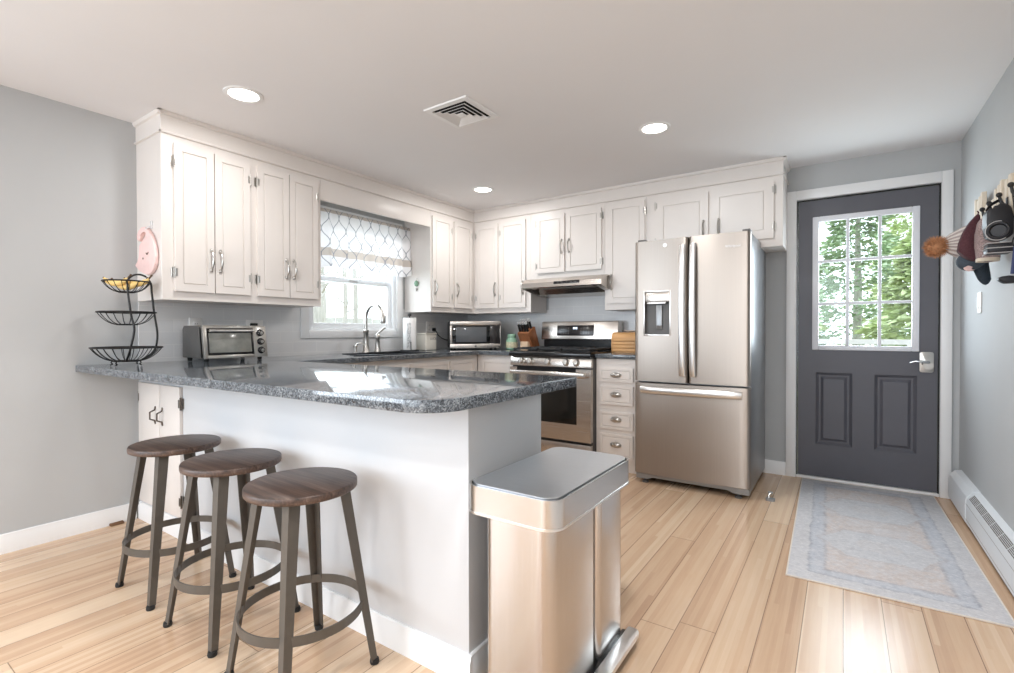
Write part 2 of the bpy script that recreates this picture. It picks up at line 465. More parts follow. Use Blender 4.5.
def m_rug():
    t = NT('faded_persian_rug')
    p = t.sep(t.obj())          # rug centred on its own origin: half sizes .372 x .855
    o = t.obj()
    wob = t.noise(o, 16, 6, 0.75)
    d = t.math('MULTIPLY', t.math('SUBTRACT', wob, 0.5), 0.05)
    ax = t.math('ADD', t.math('ABSOLUTE', p[0]), d); ay = t.math('ADD', t.math('ABSOLUTE', p[1]), d)
    border = t.math('MAXIMUM', t.math('SUBTRACT', ax, 0.372), t.math('SUBTRACT', ay, 0.855))   # 0 at rim, negative inwards
    col = t.ramp(t.math('MULTIPLY', border, -1.0), [(0.0, srgb(198, 196, 198)), (0.075, srgb(200, 198, 198)), (0.082, srgb(150, 152, 162)), (0.095, srgb(180, 185, 194)),
                 (0.135, srgb(182, 186, 194)), (0.146, srgb(160, 156, 160)), (0.16, srgb(206, 192, 184)), (0.2, srgb(204, 189, 180)), (0.36, srgb(204, 194, 189))])
    ly = t.math('ABSOLUTE', t.math('SUBTRACT', t.math('ABSOLUTE', p[1]), 0.30))
    dia = t.math('MAXIMUM', t.math('MULTIPLY', t.math('ADD', ly, d), 1.45), t.math('ADD', t.math('MULTIPLY', t.math('ADD', t.math('ABSOLUTE', p[0]), d), 1.05), t.math('MULTIPLY', ly, 0.6)))
    med = t.math('LESS_THAN', dia, 0.255)
    ring = t.math('LESS_THAN', t.math('ABSOLUTE', t.math('SUBTRACT', dia, 0.27)), 0.014)
    inner = t.math('LESS_THAN', dia, 0.11)
    col = t.mix(t.math('MULTIPLY', med, 0.7), col, srgb(194, 199, 204))
    col = t.mix(t.math('MULTIPLY', ring, 0.5), col, srgb(176, 168, 168))
    col = t.mix(t.math('MULTIPLY', inner, 0.35), col, srgb(206, 196, 190))
    worn = t.noise(o, 30, 6, 0.75)
    thread = t.noise(t.mapping(o, (60, 220, 1)), 3, 2, 0.6)
    col = t.mix(t.math('MULTIPLY', t.ramp(worn, [(0.42, (0, 0, 0, 1)), (0.66, (1, 1, 1, 1))]), 0.5), col, srgb(214, 214, 217))
    col = t.mix(t.math('MULTIPLY', t.ramp(thread, [(0.3, (1, 1, 1, 1)), (0.55, (0, 0, 0, 1))]), 0.4), col, srgb(150, 152, 160))
    fade = t.noise(o, 11, 7, 0.8)
    col = t.mix(t.math('MULTIPLY', t.ramp(fade, [(0.44, (0, 0, 0, 1)), (0.6, (1, 1, 1, 1))]), 0.6), col, srgb(203, 202, 205))
    col = t.mix(t.math('MULTIPLY', t.ramp(fade, [(0.34, (1, 1, 1, 1)), (0.46, (0, 0, 0, 1))]), 0.35), col, srgb(166, 160, 166))
    mot = t.noise(t.mapping(o, (1, 1.6, 1)), 55, 5, 0.7)
    col = t.mix(t.math('MULTIPLY', t.ramp(mot, [(0.36, (1, 1, 1, 1)), (0.52, (0, 0, 0, 1))]), 0.32), col, srgb(160, 163, 172))
    col = t.mix(t.math('MULTIPLY', t.ramp(mot, [(0.55, (0, 0, 0, 1)), (0.68, (1, 1, 1, 1))]), 0.6), col, srgb(222, 221, 222))
    t.link(col, t.b.inputs['Base Color'])
    t.b.inputs['Roughness'].default_value = 0.95
    t.bump(thread, 0.3, 0.002)
    return t.m
M['rug'] = m_rug()

def m_curtain():
    t = NT('trellis_print_voile')
    p = t.sep(t.obj())
    u = t.math('DIVIDE', p[1], 0.105); v = t.math('DIVIDE', p[2], 0.20)
    c = t.math('MULTIPLY', t.math('ADD', t.math('COSINE', t.math('MULTIPLY', v, 2 * PI)), 1.0), 0.25)
    def fam(sign):
        w = t.math('ADD' if sign > 0 else 'SUBTRACT', u, c)
        fr = t.math('ABSOLUTE', t.math('SUBTRACT', t.math('FRACT', t.math('ADD', w, 0.5)), 0.5))
        return t.math('LESS_THAN', fr, 0.036)
    line = t.math('MAXIMUM', fam(1), fam(-1))
    inband = t.math('MULTIPLY', t.math('GREATER_THAN', p[2], 1.69), t.math('LESS_THAN', p[2], 1.752))
    top = t.math('GREATER_THAN', p[2], 2.03)
    base = t.mix(t.math('MAXIMUM', inband, top), srgb(246, 246, 248), srgb(205, 196, 188))
    col = t.mix(t.math('MULTIPLY', line, 0.7), base, srgb(120, 126, 138))
    df = t.add('ShaderNodeBsdfDiffuse'); t.link(col, df.inputs['Color'])
    tr = t.add('ShaderNodeBsdfTranslucent'); t.link(col, tr.inputs['Color'])
    mx = t.add('ShaderNodeMixShader'); mx.inputs[0].default_value = 0.16
    t.link(df.outputs[0], mx.inputs[1]); t.link(tr.outputs[0], mx.inputs[2]); t.link(mx.outputs[0], t.out.inputs['Surface'])
    return t.m
M['curtain'] = m_curtain()

def m_glass():
    t = NT('window_glass')
    tr = t.add('ShaderNodeBsdfTransparent'); tr.inputs['Color'].default_value = (0.97, 0.99, 1, 1)
    gl = t.add('ShaderNodeBsdfGlossy'); gl.inputs['Roughness'].default_value = 0.02
    lw = t.add('ShaderNodeLayerWeight'); lw.inputs['Blend'].default_value = 0.5
    fac = t.math('MULTIPLY_ADD', t.math('POWER', lw.outputs['Facing'], 5.0), 0.5, 0.03)
    mx = t.add('ShaderNodeMixShader')
    t.link(fac, mx.inputs[0]); t.link(tr.outputs[0], mx.inputs[1]); t.link(gl.outputs[0], mx.inputs[2])
    t.link(mx.outputs[0], t.out.inputs['Surface'])
    return t.m
M['glass'] = m_glass()

def m_beanie():
    t = NT('striped_knit')
    p = t.sep(t.obj())
    ang = t.math('ARCTAN2', p[2], p[1])
    s = t.math('SINE', t.math('MULTIPLY', ang, 16.0))
    n = t.noise(t.obj(), 220, 2, .6)
    t.link(t.mix(n, t.ramp(t.math('MULTIPLY_ADD', s, 0.5, 0.5), [(0.35, srgb(226, 219, 212)), (0.65, srgb(132, 116, 114))]), srgb(190, 180, 176)), t.b.inputs['Base Color'])
    t.b.inputs['Roughness'].default_value = 0.95
    t.bump(s, 0.4, 0.004)
    return t.m
M['beanie'] = m_beanie()

def m_towelprint():
    t = NT('printed_paper_towel')
    p = t.sep(t.obj())
    n = t.noise(t.obj(), 130, 4, 0.7)
    ang = t.math('ABSOLUTE', t.math('ADD', t.math('ARCTAN2', p[1], p[0]), 0.9))
    band = t.math('LESS_THAN', ang, 0.32)
    zz = t.math('MULTIPLY', t.math('GREATER_THAN', p[2], 0.012), t.math('LESS_THAN', p[2], 0.245))
    fac = t.math('MULTIPLY', t.math('MULTIPLY', band, zz), t.ramp(n, [(0.42, (0, 0, 0, 1)), (0.56, (1, 1, 1, 1))]))
    t.link(t.mix(t.math('MULTIPLY', fac, 0.7), srgb(243, 242, 240), srgb(120, 122, 126)), t.b.inputs['Base Color'])
    t.b.inputs['Roughness'].default_value = 0.9
    return t.m
M['towelprint'] = m_towelprint()

# ------------------------------------------------------------------ room shell
XR, YB, YF, ZC = 4.051, 0.0, -7.5, 2.308
def struct(name, mb, mat, label, cat, **kw):
    o = mb.build(name, mat, **kw)
    return tag(o, label, cat, kind='structure')
struct('floor', MB().box(-0.12, XR + 0.12, YF - 0.12, 0.12, -0.08, 0.0), M['floor'], 'honey bamboo plank floor running toward the entry door', 'floor')
struct('ceiling', MB().box(-0.12, XR + 0.12, YF - 0.12, 0.12, ZC, ZC + 0.1), M['ceil'], 'flat white ceiling with recessed lights', 'ceiling')
w = MB()
WY0, WY1, WZ0, WZ1 = -1.975, -1.055, 1.095, 2.03
w.box(-0.12, 0, -5.0, WY0, 0, ZC).box(-0.12, 0, YF - 0.12, -6.8, 0, ZC).box(-0.12, 0, -6.8, -5.0, 0, 0.6).box(-0.12, 0, -6.8, -5.0, 2.05, ZC).box(-0.12, 0, WY1, 0.12, 0, ZC).box(-0.12, 0, WY0, WY1, 0, WZ0).box(-0.12, 0, WY0, WY1, WZ1, ZC)
struct('wall_left', w, M['wall'], 'grey painted wall behind the counter and basket stand', 'wall')
DX0, DX1, DZ1 = 3.141, 3.953, 2.056
w = MB()
w.box(0.0, DX0, 0, 0.12, 0, ZC).box(DX1, XR, 0, 0.12, 0, ZC).box(DX0, DX1, 0, 0.12, DZ1, ZC)
struct('wall_back', w, M['wall'], 'grey painted wall around the entry door', 'wall')
w = MB()
w.box(XR, XR + 0.12, YF - 0.12, 0.12, 0, ZC)
struct('wall_right', w, M['wall'], 'pale blue-grey wall holding the coat rack', 'wall')
w = MB()
w.box(0, 0.5, YF - 0.12, YF, 0, ZC).box(3.5, XR, YF - 0.12, YF, 0, ZC).box(0.5, 3.5, YF - 0.12, YF, 2.2, ZC).box(0.5, 3.5, YF - 0.12, YF, 0, 0.28)
struct('wall_rear', w, M['wall'], 'grey wall behind the camera', 'wall')
def window_unit(name, label, F, u0, u1, z0, z1, nv):
    o = MB()
    for a, b, c, d in ((u0, u0 + .06, z0, z1), (u1 - .06, u1, z0, z1), (u0 + .06, u1 - .06, z0, z0 + .06), (u0 + .06, u1 - .06, z1 - .06, z1)):
        o.fbox(F, a, b, -0.1, -0.03, c, d, .004)
    for k in range(1, nv):
        uu = u0 + (u1 - u0) * k / nv
        o.fbox(F, uu - .03, uu + .03, -0.1, -0.03, z0 + .06, z1 - .06, .004)
    return struct(name, o, M['vinyl'], label, 'window')
window_unit('fill_window_rear', 'wide unseen window added behind the camera for fill light', ('Y', -7.5 - 0.12), 0.5, 3.5, 0.28, 2.2, 3)  # added window out of view, carries the rear fill lamp
window_unit('fill_window_left', 'unseen window added in the left wall for fill light', ('X', 0.0), -6.8, -5.0, 0.6, 2.05, 2)  # added window out of view, placed so fill light reaches the right wall

# baseboards
def base_profile(t=0.015, h=0.096):
    return [(0, 0), (t, 0), (t, h - 0.022), (t * 0.65, h - 0.012), (t * 0.65, h - 0.004), (t * 0.4, h), (0, h)]
struct('baseboard_left', MB().prism(base_profile(), 'y', -7.5, -3.104), M['trim'], 'white baseboard under the grey left wall', 'baseboard')
b = MB().prism([(-y, z) for y, z in base_profile(0.014, 0.1)], 'x', 2.2, 3.074)
struct('baseboard_back', b, M['trim'], 'white baseboard between fridge and entry door', 'baseboard')

# soffits with slim mouldings
s = MB()
s.box(0, 0.336, -3.087, -0.30, 2.192, ZC)
s.prism([(0.336, 2.186), (0.345, 2.189), (0.345, 2.196), (0.336, 2.202)], 'y', -3.096, -0.30)
s.prism([(-3.087, 2.186), (-3.096, 2.189), (-3.096, 2.196), (-3.087, 2.202)], 'x', 0, 0.345)
s.prism([(0.336, ZC), (0.336, ZC - 0.022), (0.346, ZC - 0.018), (0.352, ZC - 0.006), (0.352, ZC)], 'y', -3.103, -0.30)
s.prism([(-3.087, ZC), (-3.087, ZC - 0.022), (-3.097, ZC - 0.018), (-3.103, ZC - 0.006), (-3.103, ZC)], 'x', 0, 0.352)
struct('trim_1', s, M['cab'], 'white soffit above the wall cabinets along the window wall', 'soffit')
s = MB()
s.box(0.336, 3.077, -0.310, 0, 2.192, ZC)
s.prism([(-0.310, 2.186), (-0.319, 2.189), (-0.319, 2.196), (-0.310, 2.202)], 'x', 0.345, 3.086)
s.box(3.077, 3.086, -0.319, 0, 2.187, 2.201)
s.prism([(-0.310, ZC), (-0.310, ZC - 0.022), (-0.320, ZC - 0.018), (-0.326, ZC - 0.006), (-0.326, ZC)], 'x', 0.352, 3.093)
s.prism([(3.077, ZC), (3.077, ZC - 0.03), (3.09, ZC - 0.022), (3.098, ZC - 0.006), (3.098, ZC)], 'y', -0.326, 0)
struct('trim_2', s, M['cab'], 'white soffit above the wall cabinets along the stove wall', 'soffit')
s = MB().box(0.308, 0.332, -2.0838, -0.9462, 2.037, 2.1915, .002)
struct('trim_3', s, M['cab'], 'white valance board bridging the cabinets over the sink window', 'trim')

# tiled backsplashes
s = MB()
s.box(0, 0.008, -3.083, -2.04, 0.912, 1.30).box(0, 0.008, -2.04, -0.985, 0.912, 1.038).box(0, 0.008, -0.985, -0.008, 0.912, 1.30)
struct('trim_4', s, M['tile_x'], 'grey tiled backsplash under the window wall cabinets', 'backsplash')
s = MB().box(0.0, 1.03, -0.008, 0, 0.912, 1.30).box(1.03, 1.80, -0.008, 0, 0.80, 1.62).box(1.80, 2.172, -0.008, 0, 0.912, 1.30)
struct('trim_5', s, M['tile_y'], 'grey tiled backsplash behind the stove', 'backsplash')

# sink window: casing, double-hung sashes, panes
win = thing('window_1', 'white double-hung window above the sink', 'window', (0, -1.515, 1.095), kind='structure')
c = MB(); F = ('X', 0.0)
c.fbox(F, -2.039, -1.97, 0, .02, 1.04, 2.09, .003).fbox(F, -1.06, -0.987, 0, .02, 1.04, 2.09, .003)
c.fbox(F, -1.97, -1.06, 0, .02, 1.04, 1.102, .003).fbox(F, -1.97, -1.06, 0, .02, 2.025, 2.09, .003)
c.build('casing', M['trim'], win)
c = MB()
for a0, a1, z0, z1 in ((WY0, WY0 + .035, WZ0, WZ1), (WY1 - .035, WY1, WZ0, WZ1), (WY0 + .035, WY1 - .035, WZ0, WZ0 + .025), (WY0 + .035, WY1 - .035, WZ1 - .03, WZ1)):
    c.fbox(F, a0, a1, -.11, 0.0, z0, z1, .003)
c.build('jamb_frame', M['vinyl'], win)
def sash(name, x, z0, z1):
    c = MB(); y0, y1 = WY0 + .036, WY1 - .036
    for a0, a1, b0, b1 in ((y0, y0 + .042, z0, z1), (y1 - .042, y1, z0, z1), (y0 + .042, y1 - .042, z0, z0 + .042), (y0 + .042, y1 - .042, z1 - .042, z1)):
        c.fbox(('X', x), a0, a1, -.028, 0, b0, b1, .004)
    o = c.build(name, M['vinyl'], win)
    MB().fbox(('X', x - .012), y0 + .042, y1 - .042, -.004, 0, z0 + .042, z1 - .042).build('pane', M['glass'], o)
    return o
lo = sash('sash', -.030, WZ0 + .026, 1.545)
MB().fbox(('X', -.030), -1.56, -1.47, 0, .012, 1.52, 1.54, .004).build('sash_lock', M['vinyl'], lo)
sash('sash', -.062, 1.50, WZ1 - .031)

# entry door: slab, lite frame with nine panes, two raised panels, casing
dr = thing('door_1', 'slate grey entry door with a nine-pane window', 'door', (3.547, 0, 0), kind='structure')
c = MB(); F = ('Y', 0.0)
c.fbox(F, 3.074, DX0 - .002, 0, .02, 0, 2.128, .004).fbox(F, DX1 + .002, 4.012, 0, .02, 0, 2.128, .004).fbox(F, DX0 - .002, DX1 + .002, 0, .02, DZ1 + .002, 2.128, .004)
c.build('casing', M['trim'], dr)
c = MB()
c.box(DX0, DX0 + .008, 0.002, .12, 0, DZ1).box(DX1 - .008, DX1, 0.002, .12, 0, DZ1).box(DX0, DX1, 0.002, .12, DZ1 - .008, DZ1)
c.build('jamb', M['black'], dr, label='dark weatherstripped jamb around the door')
MB().box(DX0, DX1, -0.012, .1, 0.0, .02, .004).build('threshold', M['trim'], dr)
# slab with openings: frame pieces around lite and recessed panels
sx0, sx1, sz0, sz1 = DX0 + .010, DX1 - .010, .024, DZ1 - .012
L0, L1, LZ0, LZ1 = 3.262, 3.826, .972, 1.902
pz0, pz1 = .262, .788; pA, pB = (3.264, 3.484), (3.610, 3.838)
ys, yb = .004, .048
c = MB()
c.box(sx0, L0, ys, yb, LZ0, LZ1).box(L1, sx1, ys, yb, LZ0, LZ1).box(sx0, sx1, ys, yb, LZ1, sz1).box(sx0, sx1, ys, yb, pz1, LZ0)
c.box(sx0, sx1, ys, yb, sz0, pz0).box(sx0, pA[0], ys, yb, pz0, pz1).box(pA[1], pB[0], ys, yb, pz0, pz1).box(pB[1], sx1, ys, yb, pz0, pz1)
c.box(pA[0], pA[1], ys + .014, yb, pz0, pz1).box(pB[0], pB[1], ys + .014, yb, pz0, pz1)
for a, b2 in (pA, pB):
    # sloping moulding round the recess and raised field
    for p in (((a, pz0), (a + .018, pz0 + .018), (a + .018, pz1 - .018), (a, pz1)), ((b2, pz0), (b2 - .018, pz0 + .018), (b2 - .018, pz1 - .018), (b2, pz1)),
              ((a, pz0), (a + .018, pz0 + .018), (b2 - .018, pz0 + .018), (b2, pz0)), ((a, pz1), (a + .018, pz1 - .018), (b2 - .018, pz1 - .018), (b2, pz1))):
        vs = [c.bm.verts.new((q[0], ys - .003 if i in (0, 3) else ys + .013, q[1])) for i, q in enumerate(p)]
        c.bm.faces.new(vs)
    i0, i1 = a + .030, b2 - .030
    c.hexa([(i0, ys + .014, pz0 + .030), (i1, ys + .014, pz0 + .030), (i1, ys + .014, pz1 - .030), (i0, ys + .014, pz1 - .030),
            (i0 + .018, ys + .001, pz0 + .048), (i1 - .018, ys + .001, pz0 + .048), (i1 - .018, ys + .001, pz1 - .048), (i0 + .018, ys + .001, pz1 - .048)])
c.build('door_slab', M['door'], dr, smooth=20)
c = MB()
o0, o1, q0, q1 = 3.240, 3.848, .952, 1.923
for a0, a1, b0, b1 in ((o0, 3.280, q0, q1), (3.808, o1, q0, q1), (3.280, 3.808, q0, .986), (3.280, 3.808, 1.884, q1)):
    c.fbox(('Y', ys), a0, a1, -.012, .012, b0, b1, .005)
lf = c.build('lite_frame', M['lite_frame'], dr, label='pale grey frame round the door glass')
c = MB()
for x in (3.4525, 3.6355): c.fbox(('Y', ys), x - .010, x + .010, -.006, .007, .986, 1.884, .003)
for z in (1.2875, 1.5945): c.fbox(('Y', ys), 3.280, 3.808, -.006, .006, z - .010, z + .010, .003)
c.build('muntins', M['lite_frame'], lf)
MB().box(3.27, 3.818, .018, .024, .976, 1.894).build('pane', M['glass'], lf)
c = MB()
c.prism([(z, x) for x, z in rrect(.815, .950, 3.850, 3.921, .012)], 'y', -.014, .004, .004)
lk = c.build('lock_plate', M['nickel'], dr, label='satin nickel keypad lock plate')
MB().lathe([(0, .0), (.027, .0), (.027, .008), (.022, .014), (0, .015)], (3.893, -.028, .862), 28, 'y').build('rose', M['nickel'], lk)
MB().tube([(3.893, -.02, .884), (3.893, -.042, .884), (3.880, -.052, .884), (3.855, -.054, .886), (3.825, -.052, .890), (3.795, -.050, .880)], [.009, .009, .008, .007, .006, .005], 10).build('lever', M['chrome'], lk)
b = MB()
for k in range(2):
    for j in range(3): b.lathe([(.0045, 0), (.0045, .004), (0, .005)], (3.875 + j * .011, -.018, .925 - k * .014), 10, 'y')
b.lathe([(0, -.004), (.008, -.004), (.008, .004), (0, .004)], (3.866, -.015, .872), 14, 'y')
b.build('keypad_buttons', M['dark_grey'], lk)
MB().lathe([(0, -.008), (.005, -.006), (.006, .0), (0, .002)], (3.83, 0.0, .728), 10, 'y').build('door_knob_stop', M['door'], dr)

# ------------------------------------------------------------------ cabinet parts
def cab_door(mb, F, u0, u1, z0, z1, w0=0.0, inset=.040, beads=False):
    """slab door with a routed groove framing the centre field"""
    T = .018; g = .005
    mb.fbox(F, u0 + .001, u1 - .001, w0, w0 + .011, z0 + .001, z1 - .001)
    i0, i1, j0, j1 = u0 + inset, u1 - inset, z0 + inset, z1 - inset
    for a0, a1, b0, b1 in ((u0, i0, z0, z1), (i1, u1, z0, z1), (i0, i1, z0, j0), (i0, i1, j1, z1)):
        mb.fbox(F, a0, a1, w0 + .009, w0 + T, b0, b1)
    mb.fbox(F, i0 + g, i1 - g, w0 + .009, w0 + T - .001, j0 + g, j1 - g, .003, 1)
    return mb
def fpt(F, u, w, z):
    return (F[1] + w, u, z) if F[0] == 'X' else (u, F[1] - w, z)
def bow_pull(F, u, z0, z1, w0=.018, r=.0045):
    m = MB(); h = z1 - z0
    path = []
    for k in range(11):
        t = k / 10
        path.append(fpt(F, u, w0 + .005 + .024 * math.sin(PI * t) ** .7, z0 + .008 + (h - .016) * t))
    m.tube(path, [r * (.9 + .55 * math.sin(PI * k / 10)) for k in range(11)], 10)
    for z in (z0 + .008, z1 - .008):
        p = Vector(fpt(F, u, w0 + .004, z))
        m.ball(p, .009, (1, 1, 1.35), 12, 8)
    return m
def hinge(F, u, z, side, w0=.0):
    """small exposed butt hinge: plate on the frame, barrel at the door edge"""
    m = MB()
    m.fbox(F, u, u + side * .014, w0, w0 + .003, z - .028, z + .028, .001, 1)
    m.fbox(F, u - side * .012, u, w0 + .018, w0 + .0205, z - .022, z + .022, .001, 1)
    m.tube([fpt(F, u + side * .003, w0 + .014, z - .033), fpt(F, u + side * .003, w0 + .014, z + .033)], .005, 8)
    return m
def hang_door(root, F, u0, u1, z0, z1, hside, pull_u, pull_z, hz, inset=.040):
    d = cab_door(MB(), F, u0, u1, z0, z1, inset=inset).build('cabinet_door', M['cab'], root, smooth=25)
    if pull_u is not None:
        bow_pull(F, pull_u, pull_z[0], pull_z[1]).build('handle', M['nickel'], d, label='nickel bow handle')
    for z in hz:
        hinge(F, u0 if hside < 0 else u1, z, hside).build('hinge', M['nickel'], d)
    return d

# wall cabinet left of the window (four doors)
FL = ('X', 0.332)
c1 = thing('wall_cabinet', 'four-door white wall cabinet above the toaster oven, left of the window', 'cabinet', (0, -2.5845, 1.271))
MB().box(0.0002, .332, -3.085, -2.0842, 1.271, 2.1915, .0015, 1).build('body', M['cab'], c1)
for (u0, u1, hs, pu) in ((-3.026, -2.817, -1, -2.836), (-2.811, -2.602, 1, -2.785), (-2.553, -2.338, -1, -2.361), (-2.332, -2.117, 1, -2.307)):
    hang_door(c1, FL, u0, u1, 1.321, 2.147, hs, pu, (1.446, 1.578), (1.426, 2.043))
# corner cabinet right of the window (two doors)
c2 = thing('wall_cabinet', 'white two-door wall cabinet between sink window and corner', 'cabinet', (0, -.64, 1.271))
MB().box(0.0002, .332, -.9458, -.0085, 1.271, 2.1915, .0015, 1).build('body', M['cab'], c2)
hang_door(c2, FL, -.931, -.664, 1.318, 2.145, 1, -.905, (1.43, 1.56), (1.42, 2.045))
hang_door(c2, FL, -.626, -.360, 1.318, 2.145, 1, -.596, (1.43, 1.56), (1.42, 2.045))
FB = ('Y', -0.306)
c3 = thing('wall_cabinet', 'white two-door wall cabinet above the microwave on the stove wall', 'cabinet', (.67, 0, 1.271))
MB().box(.3335, 1.006, -.306, -.0085, 1.271, 2.1915, .0015, 1).build('body', M['cab'], c3)
hang_door(c3, FB, .366, .637, 1.320, 2.145, -1, .607, (1.44, 1.57), (1.42, 2.045))
hang_door(c3, FB, .661, .955, 1.320, 2.145, -1, .928, (1.44, 1.57), (1.42, 2.045))
c4 = thing('wall_cabinet', 'short white two-door cabinet directly above the range hood', 'cabinet', (1.376, 0, 1.566))
MB().box(1.0065, 1.7447, -.306, -.0085, 1.566, 2.1915, .0015, 1).build('body', M['cab'], c4)
hang_door(c4, FB, 1.073, 1.365, 1.624, 2.147, -1, 1.338, (1.79, 1.915), (1.69, 2.08))
hang_door(c4, FB, 1.384, 1.719, 1.624, 2.147, 1, 1.412, (1.79, 1.915), (1.69, 2.08))
c5 = thing('wall_cabinet', 'tall narrow white one-door cabinet between range hood and fridge', 'cabinet', (1.92, 0, 1.271))
MB().box(1.7453, 2.1035, -.306, -.0085, 1.271, 2.1915, .0015, 1).build('body', M['cab'], c5)
hang_door(c5, FB, 1.780, 2.094, 1.325, 2.155, 1, 1.812, (1.44, 1.57), (1.43, 2.07))
c6 = thing('wall_cabinet', 'white two-door cabinet above the stainless fridge', 'cabinet', (2.59, 0, 1.69))
MB().box(2.1042, 3.077, -.306, -.0002, 1.69, 2.1915, .0015, 1).build('body', M['cab'], c6)
hang_door(c6, FB, 2.185, 2.583, 1.748, 2.143, -1, 2.548, (1.80, 1.93), (1.80, 2.09), inset=.06)
hang_door(c6, FB, 2.600, 3.020, 1.748, 2.150, 1, 2.655, (1.80, 1.93), (1.83, 2.09), inset=.06)

# ------------------------------------------------------------------ base cabinets and worktops
pen = thing('peninsula_cabinet', 'white peninsula base behind the three stools', 'cabinet', (1.24, -2.85, 0))
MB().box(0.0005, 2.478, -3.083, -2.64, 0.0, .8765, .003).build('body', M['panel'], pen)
pb = MB()
pb.prism([(-3.083 - y, z) for y, z in base_profile(.014, .098)], 'x', 0.0155, 2.492)
pb.prism([(2.478 + y, z) for y, z in base_profile(.014, .098)], 'y', -3.083, -2.64)
pb.build('baseboard', M['trim'], pen)
FP = ('Y', -3.083)
def strap_pull(u, side):
    m = MB()
    m.tube([(u, -3.101, .582), (u, -3.106, .602), (u + side * .0, -3.128, .612), (u, -3.128, .650), (u, -3.106, .660), (u, -3.101, .680)], .0045, 8)
    return m
for (u0, u1, hs, pu) in ((.040, .3175, -1, .275), (.3215, .566, 1, .365)):
    d = MB().fbox(FP, u0, u1, .0, .017, .114, .802, .002).build('cabinet_door', M['cab'], pen)
    strap_pull(pu, hs).build('handle', M['bronze'], d, label='worn bronze pull')
    for z in (.20, .715): hinge(FP, u0 if hs < 0 else u1, z, hs, -.001).build('hinge', M['bronze'], d)

def worktop():
    m = MB(); z0, z1 = .877, .912
    out = [(0.0005, -3.372)]
    for k in range(13):
        a = -.5 * PI + .5 * PI * k / 12
        out.append((2.57 - .12 + .12 * math.cos(a), -3.338 + .12 + .12 * math.sin(a)))
    for k in range(6):
        a = .5 * PI * k / 5
        out.append((2.57 - .03 + .03 * math.cos(a), -2.50 - .03 + .03 * math.sin(a)))
    out += [(.655, -2.50), (.65, -2.495), (.65, -.655), (.655, -.65), (1.032, -.65), (1.032, -.0085), (0.0085, -.0085), (.0085, -3.0)]
    out += [(.0085, -3.083), (.0005, -3.083)]
    hole = [(.14, -1.74), (.14, -1.16), (.53, -1.16), (.53, -1.74)]
    bm = m.bm
    loops = []
    for L in (out, hole):
        vs = [bm.verts.new((x, y, z1)) for x, y in L]
        loops.append(vs)
        for i in range(len(vs)): bm.edges.new((vs[i], vs[(i + 1) % len(vs)]))
    r = bmesh.ops.triangle_fill(bm, use_beauty=True, edges=bm.edges[:])
    faces = [f for f in r['geom'] if isinstance(f, bmesh.types.BMFace)]
    ex = bmesh.ops.extrude_face_region(bm, geom=faces)
    nv = [v for v in ex['geom'] if isinstance(v, bmesh.types.BMVert)]
    for v in nv: v.co.z = z0
    # eased edges all round the outline
    es = [e for e in bm.edges if len(e.link_faces) == 2 and abs(e.verts[0].co.z - e.verts[1].co.z) < 1e-6
          and abs(e.link_faces[0].normal.z) + abs(e.link_faces[1].normal.z) < 1.5]
    bm.normal_update()
    es = [e for e in bm.edges if len(e.link_faces) == 2 and abs(e.calc_face_angle(0)) > 1.2 and abs(e.verts[0].co.z - e.verts[1].co.z) < 1e-6]
    bmesh.ops.bevel(bm, geom=es, offset=.007, segments=3, affect='EDGES', profile=.5, clamp_overlap=True)
    return m
wt = worktop().build('worktop', M['granite'], None, smooth=30)
tag(wt, 'speckled blue-grey granite worktop spanning the peninsula and sink run', 'countertop')
w2 = MB().box(1.803, 2.166, -.65, -.0085, .877, .912, .006, 3).build('worktop', M['granite'])
tag(w2, 'small granite worktop piece between stove and fridge', 'countertop')

sinkcab = thing('base_cabinet', 'white base cabinet run under the sink', 'cabinet', (.31, -1.3, 0))
m = MB().box(.580, .60, -2.638, -.602, .10, .8765, .002, 1).box(.012, .580, -2.638, -2.62, .10, .8765).box(.012, .580, -.03, -.012, .10, .8765).box(.012, .580, -2.62, -.03, .10, .118)
m.build('body', M['cab'], sinkcab)
MB().box(.012, .54, -2.638, -.012, 0, .10).build('toe_kick', M['cab'], sinkcab)
FX = ('X', .60)
for u0, u1 in ((-2.45, -1.98), (-1.96, -1.50), (-1.48, -1.02), (-1.00, -.66)):
    d = cab_door(MB(), FX, u0, u1, .13, .66).build('cabinet_door', M['cab'], sinkcab, smooth=25)
    bow_pull(FX, u1 - .04, .50, .63).build('handle', M['nickel'], d)
    cab_door(MB(), FX, u0, u1, .69, .835, inset=.025).build('drawer', M['cab'], sinkcab, smooth=25)
backcab = thing('base_cabinet', 'white corner base cabinet left of the stove', 'cabinet', (.82, -.31, 0))
MB().box(.602, 1.028, -.60, -.012, .10, .8765, .002, 1).build('body', M['cab'], backcab)
MB().box(.602, 1.028, -.54, -.012, 0, .10).build('toe_kick', M['cab'], backcab)
FY = ('Y', -.60)
d = cab_door(MB(), FY, .665, 1.005, .13, .66).build('cabinet_door', M['cab'], backcab, smooth=25)
bow_pull(FY, .975, .50, .63).build('handle', M['nickel'], d)
cab_door(MB(), FY, .665, 1.005, .69, .835, inset=.025).build('drawer', M['cab'], backcab, smooth=25)

